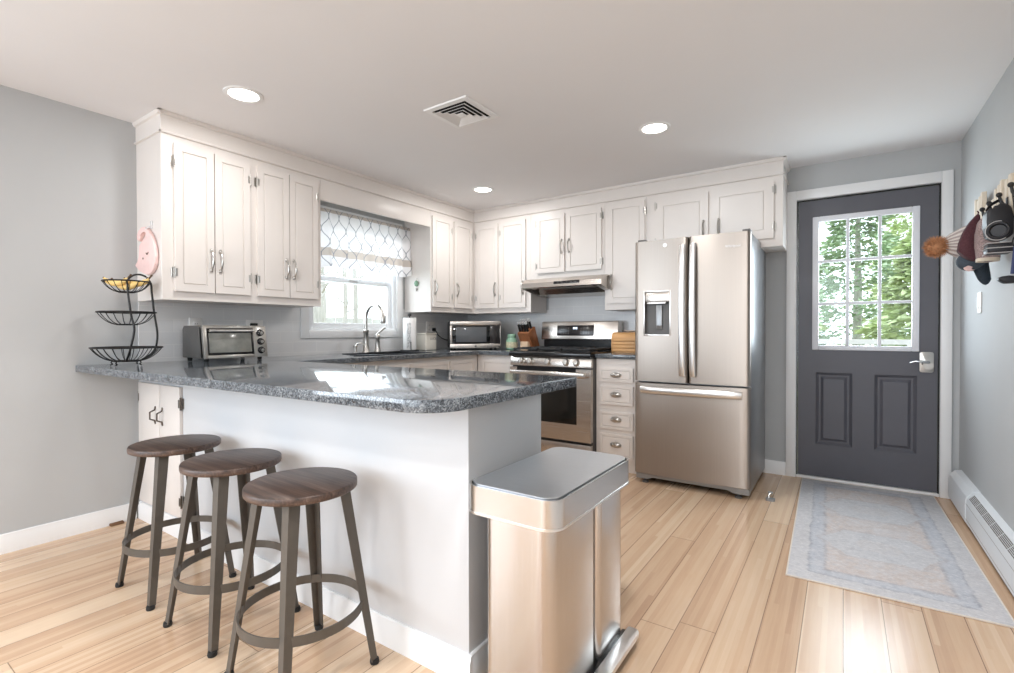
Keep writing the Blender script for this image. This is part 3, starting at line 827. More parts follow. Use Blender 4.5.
dc = thing('drawer_cabinet', 'narrow white four-drawer cabinet between stove and fridge', 'cabinet', (1.98, -.31, 0))
MB().box(1.806, 2.160, -.62, -.012, .075, .8765, .002, 1).build('body', M['cab'], dc)
MB().box(1.806, 2.160, -.60, -.012, 0, .075).build('toe_kick', M['cab'], dc)
FD = ('Y', -.62)
def cup_pull(u, z):
    m = MB()
    m.ball((0, 0, 0), 1, (.044, .024, .021), 24, 14)
    bmesh.ops.bisect_plane(m.bm, geom=m.bm.verts[:] + m.bm.edges[:] + m.bm.faces[:], plane_co=(0, 0, -.004), plane_no=(0, 0, -1), clear_outer=True)
    bmesh.ops.bisect_plane(m.bm, geom=m.bm.verts[:] + m.bm.edges[:] + m.bm.faces[:], plane_co=(0, 0, 0), plane_no=(0, 1, 0), clear_outer=True)
    m.prism([(x * .95, zz * .95) for x, zz in [(.048 * math.cos(2 * PI * k / 24), .024 * math.sin(2 * PI * k / 24)) for k in range(24)]], 'y', 0, .003, .001)
    m.prism([(-.012, .012), (.012, .012), (0, -.006)], 'y', -.026, -.014, .002)
    return m.xf(Matrix.Translation((u, -.642, z)))
for z0, z1, hz in ((.697, .806, .752), (.519, .668, .600), (.329, .464, .407), (.110, .290, .211)):
    d = cab_door(MB(), FD, 1.842, 2.112, z0, z1, inset=.018).build('drawer', M['cab'], dc, smooth=25)
    cup_pull(1.977, hz).build('handle', M['nickel'], d, label='nickel cup pull')

# ------------------------------------------------------------------ fridge
fr = thing('refrigerator', 'stainless french-door fridge with a water dispenser beside the entry door', 'refrigerator', (2.556, -.4, 0))
FX0, FX1 = 2.178, 2.937
m = MB().box(FX0 + .004, FX1 - .001, -.715, -.03, .035, 1.728, .006)
m.build('body', M['grey_steel'], fr, label='grey painted side of the fridge')
def fdoor(x0, x1, z0, z1, recess=None):
    """steel door with a softly bowed front and an optional rectangular recess"""
    def yf(x):
        u = (x - FX0) / (FX1 - FX0) * 2 - 1
        e = min(x - x0, x1 - x)
        rnd = .016 * max(0, 1 - e / .016) ** 2
        return -.797 + .012 * u * u + rnd
    xs = [x0, x0 + .003, x0 + .007, x0 + .012, x0 + .017] + [x0 + (x1 - x0) * k / 12 for k in range(1, 12)] + [x1 - .017, x1 - .012, x1 - .007, x1 - .003, x1]
    zs = [z0, z1]
    if recess:
        xs += [recess[0], recess[1]]; zs += [recess[2], recess[3]]
        xs = [x for x in xs if not (recess[0] < x < recess[1])]
    xs = sorted(set(xs)); zs = sorted(set(zs))
    m = MB(); bm = m.bm
    V = {(i, j): bm.verts.new((x, yf(x), z)) for i, x in enumerate(xs) for j, z in enumerate(zs)}
    for i in range(len(xs) - 1):
        for j in range(len(zs) - 1):
            if recess and recess[0] <= xs[i] < recess[1] and recess[2] <= zs[j] < recess[3]: continue
            bm.faces.new((V[i, j], V[i + 1, j], V[i + 1, j + 1], V[i, j + 1]))
    B = {(i, j): bm.verts.new((x, -.722, z)) for i, x in enumerate(xs) for j, z in ((0, z0), (len(zs) - 1, z1))}
    J = len(zs) - 1
    for i in range(len(xs) - 1):
        bm.faces.new((V[i, 0], V[i + 1, 0], B[i + 1, 0], B[i, 0])); bm.faces.new((V[i, J], V[i + 1, J], B[i + 1, J], B[i, J]))
        bm.faces.new((B[i, 0], B[i + 1, 0], B[i + 1, J], B[i, J]))
    for i in (0, len(xs) - 1):
        for j in range(J): pass
        bm.faces.new([V[i, j] for j in range(J + 1)] + [B[i, J], B[i, 0]])
    return m
RX0, RX1, RZ0, RZ1 = 2.252, 2.434, 1.064, 1.372
dl = fdoor(FX0, 2.552, .735, 1.732, (RX0, RX1, RZ0, RZ1)).build('fridge_door', M['steel'], fr)
dr2 = fdoor(2.560, FX1, .735, 1.732).build('fridge_door', M['steel'], fr)
fz = fdoor(FX0, FX1, .072, .722).build('freezer_drawer', M['steel'], fr)
# dispenser set into the left door
ds = MB()
ds.box(RX0, RX1, -.760, -.724, RZ0, RZ1)
ds.box(RX0, RX0 + .006, -.79, -.76, RZ0, RZ1).box(RX1 - .006, RX1, -.79, -.76, RZ0, RZ1).box(RX0, RX1, -.785, -.76, RZ0, RZ0 + .014)
dsp = ds.build('water_dispenser', M['dark_grey'], dl, label='dark recessed water and ice dispenser')
m = MB()
for a0, a1, b0, b1 in ((RX0 - .006, RX0 + .004, RZ0 - .006, RZ1 + .006), (RX1 - .004, RX1 + .006, RZ0 - .006, RZ1 + .006), (RX0 + .004, RX1 - .004, RZ0 - .006, RZ0 + .005), (RX0 + .004, RX1 - .004, RZ1 - .005, RZ1 + .006)):
    m.box(a0, a1, -.799, -.776, b0, b1, .003)
m.box(RX0 + .02, RX1 - .03, -.796, -.77, 1.283, 1.296, .003)
m.build('dispenser_frame', M['steel_b'], dsp)
MB().box(RX0 + .004, RX1 - .004, -.788, -.765, 1.298, RZ1 - .006, .003).build('dispenser_panel', M['steel_h'], dsp)
m = MB().prism([(-.776, 1.275), (-.748, 1.275), (-.748, 1.10), (-.764, 1.10), (-.776, 1.13)], 'x', 2.33, 2.372, .003)
m.build('dispenser_paddle', M['grey_steel'], dsp)
def bar_handle(x0, x1, z0, z1, yface, proud=.040):
    m = MB(); n = 24; path = []
    vert = z1 - z0 > x1 - x0
    for k in range(n + 1):
        t = k / n
        y = yface - .016 - proud * .62 * math.sin(PI * t) ** .5
        path.append(((x0 + x1) / 2, y, z0 + (z1 - z0) * t) if vert else (x0 + (x1 - x0) * t, y, (z0 + z1) / 2))
    m.tube(path, .0105, 16)
    wd = (x1 - x0) if vert else (z1 - z0)
    c = (x0 + x1) / 2 if vert else (z0 + z1) / 2
    for v in m.bm.verts:
        if vert: v.co.x = c + (v.co.x - c) * wd / .021
        else: v.co.z = c + (v.co.z - c) * wd / .021
    if vert:
        for z in (z0 + .03, z1 - .03): m.box(x0 + .008, x1 - .008, yface - .022, yface + .006, z - .018, z + .018, .003)
    else:
        for x in (x0 + .03, x1 - .03): m.box(x - .018, x + .018, yface - .022, yface + .006, z0 + .008, z1 - .008, .003)
    return m
bar_handle(2.500, 2.544, .785, 1.678, -.797).build('handle', M['steel_b'], dl)
bar_handle(2.570, 2.612, .785, 1.682, -.797).build('handle', M['steel_b'], dr2)
bar_handle(2.232, 2.892, .652, .702, -.797).build('handle', M['steel_b'], fz)
MB().lathe([(0, 0), (.014, 0), (.014, .003), (0, .004)], (2.40, -.801, 1.690), 18, 'y').build('badge', M['pale_mark'], dl)
text_mesh('lettering', 'Whirlpool', .022, M['pale_mark'], dr2, Vector((2.835, -.7965, 1.642)), Matrix.Rotation(PI / 2, 3, 'X'))
m = MB().prism([(FX0 + .01, .066), (FX0 + .01, .03), (FX0 + .10, .03), (FX0 + .13, .045), (FX1 - .13, .045), (FX1 - .10, .03), (FX1 - .004, .03), (FX1 - .004, .066)], 'y', -.775, -.715)
m.build('kick_grille', M['grey_steel'], fr)
for x in (FX0 + .07, FX1 - .07):
    MB().lathe([(0, 0), (.022, 0), (.022, .012), (.008, .014), (.008, .034), (0, .034)], (x, -.752, 0), 14).build('foot', M['dark_grey'], fr)
for x in (FX0 + .06, FX1 - .06):
    MB().lathe([(0, 0), (.02, 0), (.02, .036), (0, .036)], (x, -.10, 0), 12).build('foot', M['dark_grey'], fr)
for a, b2 in ((FX0 + .02, FX0 + .075), (FX1 - .05, FX1 - .002)): MB().box(a, b2, -.775, -.69, 1.7325, 1.748, .004).build('hinge_cap', M['dark_grey'], fr)

# ------------------------------------------------------------------ range
rg = thing('gas_range', 'stainless gas range with five knobs below the hood', 'stove', (1.418, -.36, 0))
SX0, SX1 = 1.038, 1.799
m = MB().box(SX0, SX1, -.665, -.03, .03, .872, .003)
m.box(SX0 + .02, SX1 - .02, -.60, -.05, 0.0, .03)
m.build('body', M['dark_grey'], rg, label='dark enamel sides of the range')
m = MB().prism([(-.705, .800), (-.660, .800), (-.660, .880), (-.690, .880)], 'x', SX0, SX1, .004)
cp = m.build('control_panel', M['steel_h'], rg)
MB().prism([(-.722, .88), (-.16, .88), (-.16, .918), (-.70, .925), (-.722, .915)], 'x', SX0 - .002, SX1 + .002, .004).build('cooktop', M['black'], rg, label='black enamel cooktop')
kn_dir = Vector((0, -1, .18)).normalized()
for x in (1.154, 1.242, 1.413, 1.579, 1.671):
    m = MB().lathe([(.030, 0), (.030, .006), (.024, .010), (.023, .030), (.019, .034), (0, .035)], (0, 0, 0), 24)
    m.box(-.004, .004, -.02, .02, .033, .039, .002)
    q = Vector((0, 0, 1)).rotation_difference(kn_dir)
    m.xf(Matrix.Translation((x, -.698, .838)) @ q.to_matrix().to_4x4())
    m.build('knob', M['nickel'], rg)
od = MB()
OX0, OX1, OZ0, OZ1 = 1.155, 1.678, .345, .668
for a0, a1, b0, b1 in ((SX0, OX0, .212, .740), (OX1, SX1, .212, .740), (OX0, OX1, .212, OZ0), (OX0, OX1, OZ1, .740)):
    od.box(a0, a1, -.712, -.668, b0, b1)
odo = od.build('oven_door', M['steel_h'], rg)
MB().box(OX0 - .005, OX1 + .005, -.706, -.69, OZ0 - .005, OZ1 + .005).build('oven_window', M['blackglass'], odo, label='black oven window glass')
m = MB().box(SX0 + .03, SX1 - .03, -.765, -.738, .722, .766, .010, 3)
for x in (SX0 + .05, SX1 - .05): m.box(x - .018, x + .018, -.745, -.70, .728, .752, .005)
m.build('handle', M['steel_h'], odo)
MB().box(SX0 + .07, OX1 - .01, -.700, -.668, .742, .796).build('vent_slot', M['void'], rg)
for a, b2 in ((SX0, SX0 + .07), (OX1 - .01, SX1)): MB().box(a, b2, -.706, -.668, .742, .788).build('vent_side', M['steel_h'], rg)
dw = MB().box(SX0, SX1, -.710, -.668, .055, .190, .004).build('storage_drawer', M['steel_h'], rg)
# backguard
m = MB().prism([(-.155, 1.012), (-.165, 1.020), (-.145, 1.178), (-.12, 1.185), (-.035, 1.185), (-.035, 1.012)], 'x', SX0 - .003, SX1 + .003, .003)
bg = m.build('backguard', M['steel_h'], rg)
MB().box(SX0, SX1, -.115, -.035, .925, 1.012).build('backguard_riser', M['black'], rg, label='black vented riser behind the burners')
m = MB().box(1.205, 1.575, -.006, 0.004, -.048, .048, .003)
q = Matrix.Translation((0, -.1565, 1.098)) @ Matrix.Rotation(R(-7.2), 4, 'X')
dp = m.xf(q).build('display', M['display'], bg, label='black control display')
m = MB()
for k in range(2): m.box(1.372 + k * .024, 1.388 + k * .024, -.0075, -.0055, .012, .030)
m.xf(q); m.build('clock_digits', M['led'], dp)
m = MB()
for j in range(4):
    for k in range(3): m.box(1.245 + j * .025, 1.254 + j * .025, -.0072, -.0055, -.03 + k * .022, -.022 + k * .022)
for j in range(4):
    for k in range(3): m.box(1.448 + j * .026, 1.457 + j * .026, -.0072, -.0055, -.03 + k * .022, -.022 + k * .022)
m.xf(q); m.build('touch_keys', M['ink'], dp)
# grates and burners
for gx0, gx1 in ((SX0 + .02, SX0 + .265), (SX0 + .272, SX1 - .272), (SX1 - .265, SX1 - .02)):
    m = MB(); b = .006
    gy0, gy1 = -.685, -.19
    for x in (gx0, gx1 - .012): m.box(x, x + .012, gy0, gy1, .936, .950, .003)
    for y in (gy0, (gy0 + gy1) / 2 - .006, gy1 - .012): m.box(gx0, gx1, y, y + .012, .936, .950, .003)
    cx = (gx0 + gx1) / 2
    for cy in (gy0 + .125, gy1 - .125):
        m.box(cx - .005, cx + .005, cy - .11, cy - .03, .938, .954, .003).box(cx - .005, cx + .005, cy + .03, cy + .11, .938, .954, .003)
        m.box(gx0 + .01, cx - .03, cy - .005, cy + .005, .938, .954, .003).box(cx + .03, gx1 - .01, cy - .005, cy + .005, .938, .954, .003)
    for x in (gx0 + .002, gx1 - .014):
        for y in (gy0 + .002, gy1 - .014): m.box(x, x + .012, y, y + .012, .918, .938)
    m.build('burner_grate', M['iron'], rg)
for x, y, r in ((1.18, -.56, .05), (1.18, -.31, .04), (1.418, -.435, .055), (1.657, -.56, .055), (1.657, -.31, .035)):
    MB().lathe([(r, .918), (r, .926), (r * .8, .928), (r * .8, .936), (r * .7, .939), (0, .939)], (x, y, 0), 24).build('burner_cap', M['iron'], rg)
for x in (SX0 + .05, SX1 - .05):
    MB().lathe([(0, 0), (.018, 0), (.018, .03), (0, .03)], (x, -.63, 0), 12).build('foot', M['dark_grey'], rg)

# ------------------------------------------------------------------ hood
hd = thing('range_hood', 'stainless under-cabinet range hood over the gas range', 'range hood', (1.40, -.28, 1.42))
HX0, HX1 = 1.035, 1.744
m = MB()
# body with a sloping front lip and a stepped underside
lip = [(-.40, 1.5655), (-.455, 1.553), (-.500, 1.520), (-.505, 1.478), (-.490, 1.470)]
m.prism([(-.0085, 1.5655)] + lip + [(-.470, 1.486), (-.26, 1.486), (-.20, 1.435), (-.0085, 1.418)], 'x', HX0, HX1)
m.prism([(-.308, 1.5655)] + lip + [(-.308, 1.440)], 'x', HX1, HX1 + .053)
m.prism([(-.0085, 1.5655)] + lip + [(-.22, 1.425), (-.0085, 1.412)], 'x', HX0 - .010, HX0)
m.build('canopy', M['steel_h'], hd, smooth=25)
m = MB().hexa([(1.355, -.507, 1.500), (1.60, -.507, 1.500), (1.60, -.500, 1.500), (1.355, -.500, 1.500), (1.355, -.5035, 1.523), (1.60, -.5035, 1.523), (1.60, -.496, 1.523), (1.355, -.496, 1.523)], .002)
cpn = m.build('control_strip', M['black'], hd, label='black control strip')
for k in range(5): MB().box(1.39 + k * .042, 1.405 + k * .042, -.509, -.503, 1.508, 1.514, .001, 1).build('button', M['dark_grey'], cpn)
MB().box(HX0 + .10, HX1 - .08, -.45, -.275, 1.478, 1.487).build('grease_filter', M['filter'], hd)
for x in (1.12, 1.66):
    MB().lathe([(0, 0), (.028, 0), (.034, .010), (0, .010)], (x, -.435, 1.474), 20).build('lamp_lens', M['pale_light'], hd)
for x in (1.22, 1.56):
    MB().lathe([(0, 0), (.008, 0), (.010, .01), (0, .01)], (x, -.19, 1.427), 12).build('thumb_screw', M['chrome'], hd)

# ------------------------------------------------------------------ microwave, turned across the corner
mw = thing('microwave_oven', 'stainless microwave standing across the counter corner', 'microwave', (.50, -.50, .912), R(45))
# local: x along the face, -y to the front
hw, hh = .245, .262
m = MB().box(-hw, hw, .015, .345, .016, .016 + hh, .006)
m.build('body', M['dark_grey'], mw, local=True)
m = MB()
m.box(-hw, hw, -.012, .016, .016, .060, .004).box(-hw, hw, -.012, .016, .238, .016 + hh, .004).box(-hw, -hw + .020, -.012, .016, .060, .238, .003).box(hw - .008, hw, -.012, .016, .060, .238, .003)
fc = m.build('face_frame', M['steel_h'], mw, local=True)
dd = MB().box(-hw + .019, .138, -.008, .015, .059, .239, .002).build('microwave_door', M['blackglass'], mw, local=True, label='black glass microwave door')
MB().box(-hw + .055, .105, -.0105, -.007, .078, .222, .004).build('door_window', M['mw_glass'], dd, local=True)
MB().box(.1385, hw - .007, -.009, .015, .059, .239, .002).build('control_panel', M['display'], mw, local=True)
MB().lathe([(0, 0), (.010, 0), (.010, .003), (0, .003)], (-.0, -.0145, .038), 18, 'y').build('badge', M['dark_grey'], fc, local=True)
for x in (-.2, .2):
    for y in (.05, .31): MB().lathe([(0, 0), (.014, 0), (.012, .018), (0, .018)], (x, y, 0), 12).build('foot', M['rubber'], mw, local=True)

# ------------------------------------------------------------------ toaster oven
to = thing('toaster_oven', 'silver and black toaster oven with three knobs beside the wire basket stand', 'toaster oven', (.2, -2.66, .912))
TY0, TY1 = -2.872, -2.488
m = MB().prism([(.055, .935), (.30, .935), (.325, .935), (.30, 1.115), (.27, 1.128), (.07, 1.128), (.055, 1.11)], 'y', TY0, TY1, .005)
m.build('body', M['dark_grey'], to, label='dark grey toaster oven shell')
def tface(z): return .327 - (z - .935) * .1389
m = MB()
def tplate(mb, y0, y1, z0, z1, p0, p1, b=.002):
    a = [(tface(z0) + p0, y0, z0), (tface(z0) + p1, y0, z0), (tface(z0) + p1, y1, z0), (tface(z0) + p0, y1, z0),
         (tface(z1) + p0, y0, z1), (tface(z1) + p1, y0, z1), (tface(z1) + p1, y1, z1), (tface(z1) + p0, y1, z1)]
    return mb.hexa(a, b)
tplate(m, TY0, TY0 + .022, .932, 1.126, -.03, .012); tplate(m, TY1 - .085, TY1, .932, 1.126, -.03, .012)
tplate(m, TY0 + .022, TY1 - .085, .932, .952, -.03, .012); tplate(m, TY0 + .022, TY1 - .085, 1.112, 1.126, -.03, .012)
m.box(.06, .305, TY0 + .004, TY1 - .004, 1.126, 1.131, .002)
tf = m.build('front_frame', M['nickel'], to)
m = MB(); tplate(m, TY0 + .022, TY1 - .085, .952, 1.112, -.02, .004)
tg = m.build('toaster_door', M['black'], to, label='black framed glass toaster door')
m = MB(); tplate(m, TY0 + .034, TY1 - .096, .966, 1.085, -.002, .0065)
m.build('door_glass', M['toast_glass'], tg)
m = MB(); zb = 1.099
m.tube([(tface(zb) + .03, TY0 + .03, zb), (tface(zb) + .03, TY1 - .092, zb)], .008, 12)
for y in (TY0 + .045, TY1 - .107): m.box(tface(zb), tface(zb) + .03, y - .006, y + .006, zb - .006, zb + .006, .002)
m.build('handle', M['steel_b'], tg)
for z in (.975, 1.030, 1.085):
    k = MB().lathe([(.022, .0), (.022, .004), (.017, .006), (.016, .022), (0, .023)], (tface(z) + .012, TY1 - .042, z), 20, 'x').build('knob', M['black'], to)
    MB().lathe([(0, 0), (.0105, 0), (.0105, .002), (0, .003)], (tface(z) + .0345, TY1 - .042, z), 16, 'x').build('knob_cap', M['nickel'], k)
for y in (TY0 + .03, TY1 - .03):
    for x in (.085, .295): MB().lathe([(0, 0), (.012, 0), (.015, .025), (0, .025)], (x, y, .9125), 12).build('foot', M['rubber'], to)

# ------------------------------------------------------------------ sink, taps
sk = thing('sink', 'black composite sink set into the worktop under the window', 'sink', (.34, -1.45, .70))
m = MB()
m.box(.128, .145, -1.752, -1.148, .9125, .918, .002).box(.525, .542, -1.752, -1.148, .9125, .918, .002).box(.145, .525, -1.752, -1.735, .9125, .918, .002).box(.145, .525, -1.165, -1.148, .9125, .918, .002)
m.build('rim', M['sink'], sk)
m = MB()
m.box(.142, .147, -1.738, -1.162, .71, .9125).box(.523, .528, -1.738, -1.162, .71, .9125).box(.147, .523, -1.738, -1.733, .71, .9125).box(.147, .523, -1.167, -1.162, .71, .9125).box(.142, .528, -1.738, -1.162, .70, .71)
m.build('basin', M['sink'], sk)
MB().lathe([(.045, .7105), (.045, .714), (.03, .712), (0, .7115)], (.335, -1.45, 0), 20).build('drain', M['nickel'], sk)
fa = thing('tap', 'tall brushed gooseneck kitchen tap behind the black sink', 'tap', (.09, -1.48, .912))
MB().lathe([(0, 0), (.034, 0), (.034, .008), (.027, .02), (.022, .08), (.021, .165), (.025, .172), (.025, .19), (.017, .198), (0, .2)], (.09, -1.48, .9125), 24).build('base', M['nickel'], fa)
path = [(.09, -1.48, 1.10), (.09, -1.48, 1.20)]
for k in range(1, 13):
    a = PI - PI * .93 * k / 12
    path.append((.09 + .105 + .105 * math.cos(a), -1.48, 1.20 + .115 * math.sin(a)))
MB().tube(path, .0135, 14).build('spout', M['nickel'], fa)
e = path[-1]
MB().lathe([(0, .0), (.016, .0), (.024, -.012), (.023, -.06), (.020, -.072), (0, -.072)], (e[0] + .004, e[1], e[2] + .006), 20).build('spray_head', M['nickel'], fa)
hv = thing('tap_lever', 'separate post with a lever, right of the gooseneck tap', 'tap', (.09, -1.355, .912))
MB().lathe([(0, 0), (.03, 0), (.028, .012), (.020, .04), (.018, .11), (.024, .125), (.024, .138), (.018, .155), (.008, .165), (0, .166)], (.09, -1.355, .9125), 22).build('post', M['nickel'], hv)
MB().tube([(.09, -1.355, 1.068), (.098, -1.342, 1.085), (.115, -1.318, 1.112), (.13, -1.30, 1.128)], [.008, .0085, .010, .009], 10).build('lever', M['nickel'], hv)
sd = thing('soap_dispenser', 'small nickel soap dispenser left of the gooseneck tap', 'soap dispenser', (.09, -1.59, .912))
MB().lathe([(0, 0), (.026, 0), (.024, .006), (.013, .014), (.012, .045), (.017, .05), (.017, .062), (.008, .068), (0, .069)], (.09, -1.59, .9125), 20).build('collar', M['nickel'], sd)
MB().tube([(.09, -1.59, .972), (.095, -1.575, .990), (.115, -1.55, .995), (.135, -1.535, .980)], [.007, .007, .006, .005], 10).build('nozzle', M['nickel'], sd)

# ------------------------------------------------------------------ paper towel, canister, jar, knives, bread box
pt = thing('paper_towel_holder', 'black paper towel stand beside the sink window', 'paper towel holder', (.15, -1.03, .912))
MB().lathe([(0, 0), (.088, 0), (.088, .007), (.082, .012), (0, .012)], (.15, -1.03, .9125), 32).build('base', M['iron'], pt)
MB().lathe([(0, .01), (.006, .01), (.006, .318), (.015, .322), (.018, .332), (.012, .342), (0, .344)], (.15, -1.03, .9125), 16).build('rod', M['iron'], pt)
MB().tube([(.222, -1.085, .92), (.222, -1.085, .975), (.215, -1.08, 1.0)], .004, 8).build('side_arm', M['iron'], pt)
pr = MB().lathe([(.018, 0), (.058, 0), (.060, .004), (.060, .286), (.058, .29), (.018, .29), (.018, 0)], (0, 0, 0), 40).build('paper_towel_roll', M['towelprint'], None)
pr.location = (.15, -1.03, .9255); tag(pr, 'white paper towel roll with a grey printed strip on the black stand', 'paper towel')
tn = thing('canister', 'square cream tin between paper towel and microwave', 'canister', (.13, -.80, .912))
MB().box(.055, .205, -.875, -.725, .9125, 1.065, .012, 3).build('body', M['cream_tin'], tn)
MB().box(.052, .208, -.878, -.722, 1.063, 1.078, .010, 3).build('lid', M['cream_tin'], tn)
MB().tube([(.20, -.86, 1.076), (.20, -.845, 1.086), (.20, -.80, 1.079), (.20, -.755, 1.088), (.20, -.74, 1.076)], .0025, 6).build('wire_clasp', M['bronze'], tn)
text_mesh('lettering', 'LUCK', .034, M['ink'], tn, Vector((.2055, -.772, 1.022)), Matrix.Rotation(PI / 2, 3, 'Z') @ Matrix.Rotation(PI / 2, 3, 'X'))
jr = thing('jar', 'green lidded jar between microwave and knife block', 'jar', (.752, -.25, .912))
MB().lathe([(0, 0), (.046, 0), (.056, .010), (.058, .045), (.056, .085), (.044, .108), (.038, .114), (.038, .122), (0, .122)], (.752, -.25, .9125), 28).build('body', M['green_glass'], jr)
MB().lathe([(.0585, .02), (.0590, .03), (.0585, .072), (.0575, .076)], (.752, -.25, .9125), 28).build('printed_band', M['jar_print'], jr)
MB().lathe([(0, .122), (.042, .122), (.044, .128), (.040, .148), (.034, .153), (0, .154)], (.752, -.25, .9125), 28).build('lid', M['green_glass'], jr)
KX, KY = .935, -.235
KR = R(82)
kb = thing('knife_block', 'slanted brown wooden knife block left of the stove', 'knife block', (KX, KY, .912), KR)
m = MB().prism([(-.005, 0), (.105, 0), (.015, .225), (-.085, .165), (-.082, .155)], 'y', -.068, .068, .004)
m.build('block', M['knife_wood'], kb, local=True)
m = MB().box(-.068, -.008, -.045, .045, 0, .082, .004)
m.build('front_rack', M['pale_wood'], kb, local=True, label='pale maple front section')
kaxis = Vector((-.375, 0, .927)).normalized()
q = Vector((0, 0, 1)).rotation_difference(kaxis)
def knife_parts(root):
    m = MB().prism(rrect(-.011, .011, -.008, .008, .005, 3), 'z', .004, .088, .002)
    m.build('handle', M['rubber'], root, local=True)
    MB().prism(rrect(-.0125, .0125, -.0095, .0095, .005, 3), 'z', .074, .100, .003).build('butt_cap', M['pale_mark'], root, local=True)
    MB().box(-.009, .009, -.0015, .0015, -.07, .006).build('blade', M['chrome'], root, local=True)
kn0 = None
kspots = [(.20, -.048), (.20, -.016), (.20, .016), (.20, .048), (.66, -.048), (.66, -.016), (.66, .016), (.66, .048)]
Mk = Matrix.Translation((KX, KY, .912)) @ Matrix.Rotation(KR, 4, 'Z')
for i, (t, y) in enumerate(kspots):
    loc = Mk @ Vector((-.085 + .10 * t, y, .165 + .06 * t))
    lab = 'black-handled knife with steel butt in the wooden knife block'
    if kn0 is None:
        kn0 = thing('knife', lab, 'knife', loc, 0, 'knives in the block'); knife_parts(kn0); k = kn0
    else:
        k = copy_tree(kn0, loc, lab)
    k.rotation_euler = (Matrix.Rotation(KR, 3, 'Z') @ q.to_matrix()).to_euler()
bb = thing('bread_box', 'honey wood roll-top bread box between stove and fridge', 'bread box', (1.985, -.28, .912))
pts = [(-.10, .9125), (-.36, .9125)]
for k in range(9):
    a = PI + (-.5 * PI) * k / 8
    pts.append((-.36 + .055 + .055 * math.cos(a), 1.03 + .052 * math.sin(a)))
pts += [(-.10, 1.082)]
MB().prism(pts, 'x', 1.826, 1.836, .002).build('side_panel', M['bread_wood'], bb)
MB().prism(pts, 'x', 2.134, 2.144, .002).build('side_panel', M['bread_wood'], bb)
m = MB()
for k in range(4):
    z = .922 + k * .0285
    m.box(1.836, 2.134, -.358, -.348, z, z + .0265, .004)
for k in range(4):
    a0 = PI - .5 * PI * (k + .5) / 4
    c0 = Vector((0, -.305 + .050 * math.cos(a0), 1.03 + .047 * math.sin(a0)))
    b_ = MB().box(1.836, 2.134, -.005, .005, -.010, .010, .003)
    b_.bm.transform(Matrix.Translation(c0) @ Matrix.Rotation(-(a0 - PI) * 1.0 * -1, 4, 'X'))
    me_ = bpy.data.meshes.new('tmp'); b_.bm.to_mesh(me_); b_.bm.free(); m.bm.from_mesh(me_); bpy.data.meshes.remove(me_)
m.box(1.836, 2.134, -.30, -.10, 1.070, 1.080, .002).box(1.836, 2.134, -.345, -.10, .9125, .920).box(1.836, 2.134, -.11, -.10, .92, 1.07)
rt = m.build('roll_top', M['bread_wood'], bb)
MB().lathe([(0, -.022), (.010, -.020), (.011, -.012), (.006, -.006), (.006, 0), (0, 0)], (2.085, -.357, .986), 14, 'y').build('knob', M['dark_grey'], bb)
pl_ = MB().lathe([(0, 0), (.055, 0), (.088, .006), (.10, .014), (.098, .016), (.085, .010), (0, .006)], (0, 0, 0), 36).build('plate', M['plate'], None)
pl_.location = (1.985, -.215, 1.083); tag(pl_, 'white plate lying on top of the bread box', 'plate')

# ------------------------------------------------------------------ outlets and switch
def outlet(name, F, u, z, label, cat, w=.078, h=.118, kind='outlet', n=1):
    o = thing(name, label, cat, fpt(F, u, .0, z))
    W = w + .046 * (n - 1)
    MB().fbox(F, u - W / 2, u + W / 2, 0, .006, z - h / 2, z + h / 2, .0025).build('cover_plate', M['plate'], o)
    for g in range(n):
        uu = u + .046 * (g - (n - 1) / 2)
        if kind == 'outlet':
            m = MB()
            for dz in (-.021, .021): m.fbox(F, uu - .017, uu + .017, .004, .0085, z + dz - .014, z + dz + .014, .003)
            so = m.build('socket', M['plate'], o)
            m = MB()
            for dz in (-.021, .021):
                for du in (-.006, .006): m.fbox(F, uu + du - .0012, uu + du + .0012, .008, .009, z + dz - .004, z + dz + .006)
            m.build('slots', M['slot'], so)
        else:
            MB().fbox(F, uu - .016, uu + .016, .004, .010, z - .032, z + .032, .003).build('rocker', M['plate'], o)
    return o
FO = ('X', .008)
outlet('wall_outlet', FO, -2.775, 1.122, 'white outlet peeking above the left end of the toaster oven', 'outlet')
outlet('wall_outlet', FO, -2.395, 1.115, 'white double outlet above the toaster oven knobs', 'outlet', n=2)
outlet('wall_outlet', FO, -.605, 1.13, 'white outlet with a black plug left of the microwave', 'outlet', n=2)
outlet('light_switch', ('X', XR), 0, 0, 'white light switch on the right wall under the coat rack', 'light switch', kind='switch') if False else None
ls = thing('light_switch', 'white light switch on the right wall below the cap', 'light switch', (XR, -.558, 1.245))
MB().box(XR - .007, XR - .0005, -.598, -.518, 1.187, 1.303, .0025).build('cover_plate', M['plate'], ls)
MB().box(XR - .012, XR - .005, -.575, -.541, 1.212, 1.278, .003).build('rocker', M['plate'], ls)
cd = thing('power_cord', 'black power cord from the outlet to the microwave', 'cord', (.03, -.575, 1.11))
MB().box(.0175, .043, -.590, -.556, 1.095, 1.128, .006).build('plug', M['rubber'], cd)
MB().tube([(.04, -.573, 1.11), (.055, -.57, 1.09), (.060, -.545, 1.055), (.062, -.50, 1.025), (.056, -.45, 1.012), (.045, -.40, 1.003), (.050, -.36, 1.0)], .0045, 8).build('cable', M['rubber'], cd)
tc = thing('toaster_plug', 'black plug in the outlet above the toaster oven knobs', 'plug', (.03, -2.40, 1.14))
MB().box(.0175, .040, -2.432, -2.384, 1.130, 1.152, .006).build('plug_body', M['rubber'], tc)
MB().tube([(.036, -2.41, 1.132), (.044, -2.41, 1.08), (.036, -2.43, .99), (.045, -2.46, .93)], .004, 8).build('cable', M['rubber'], tc)

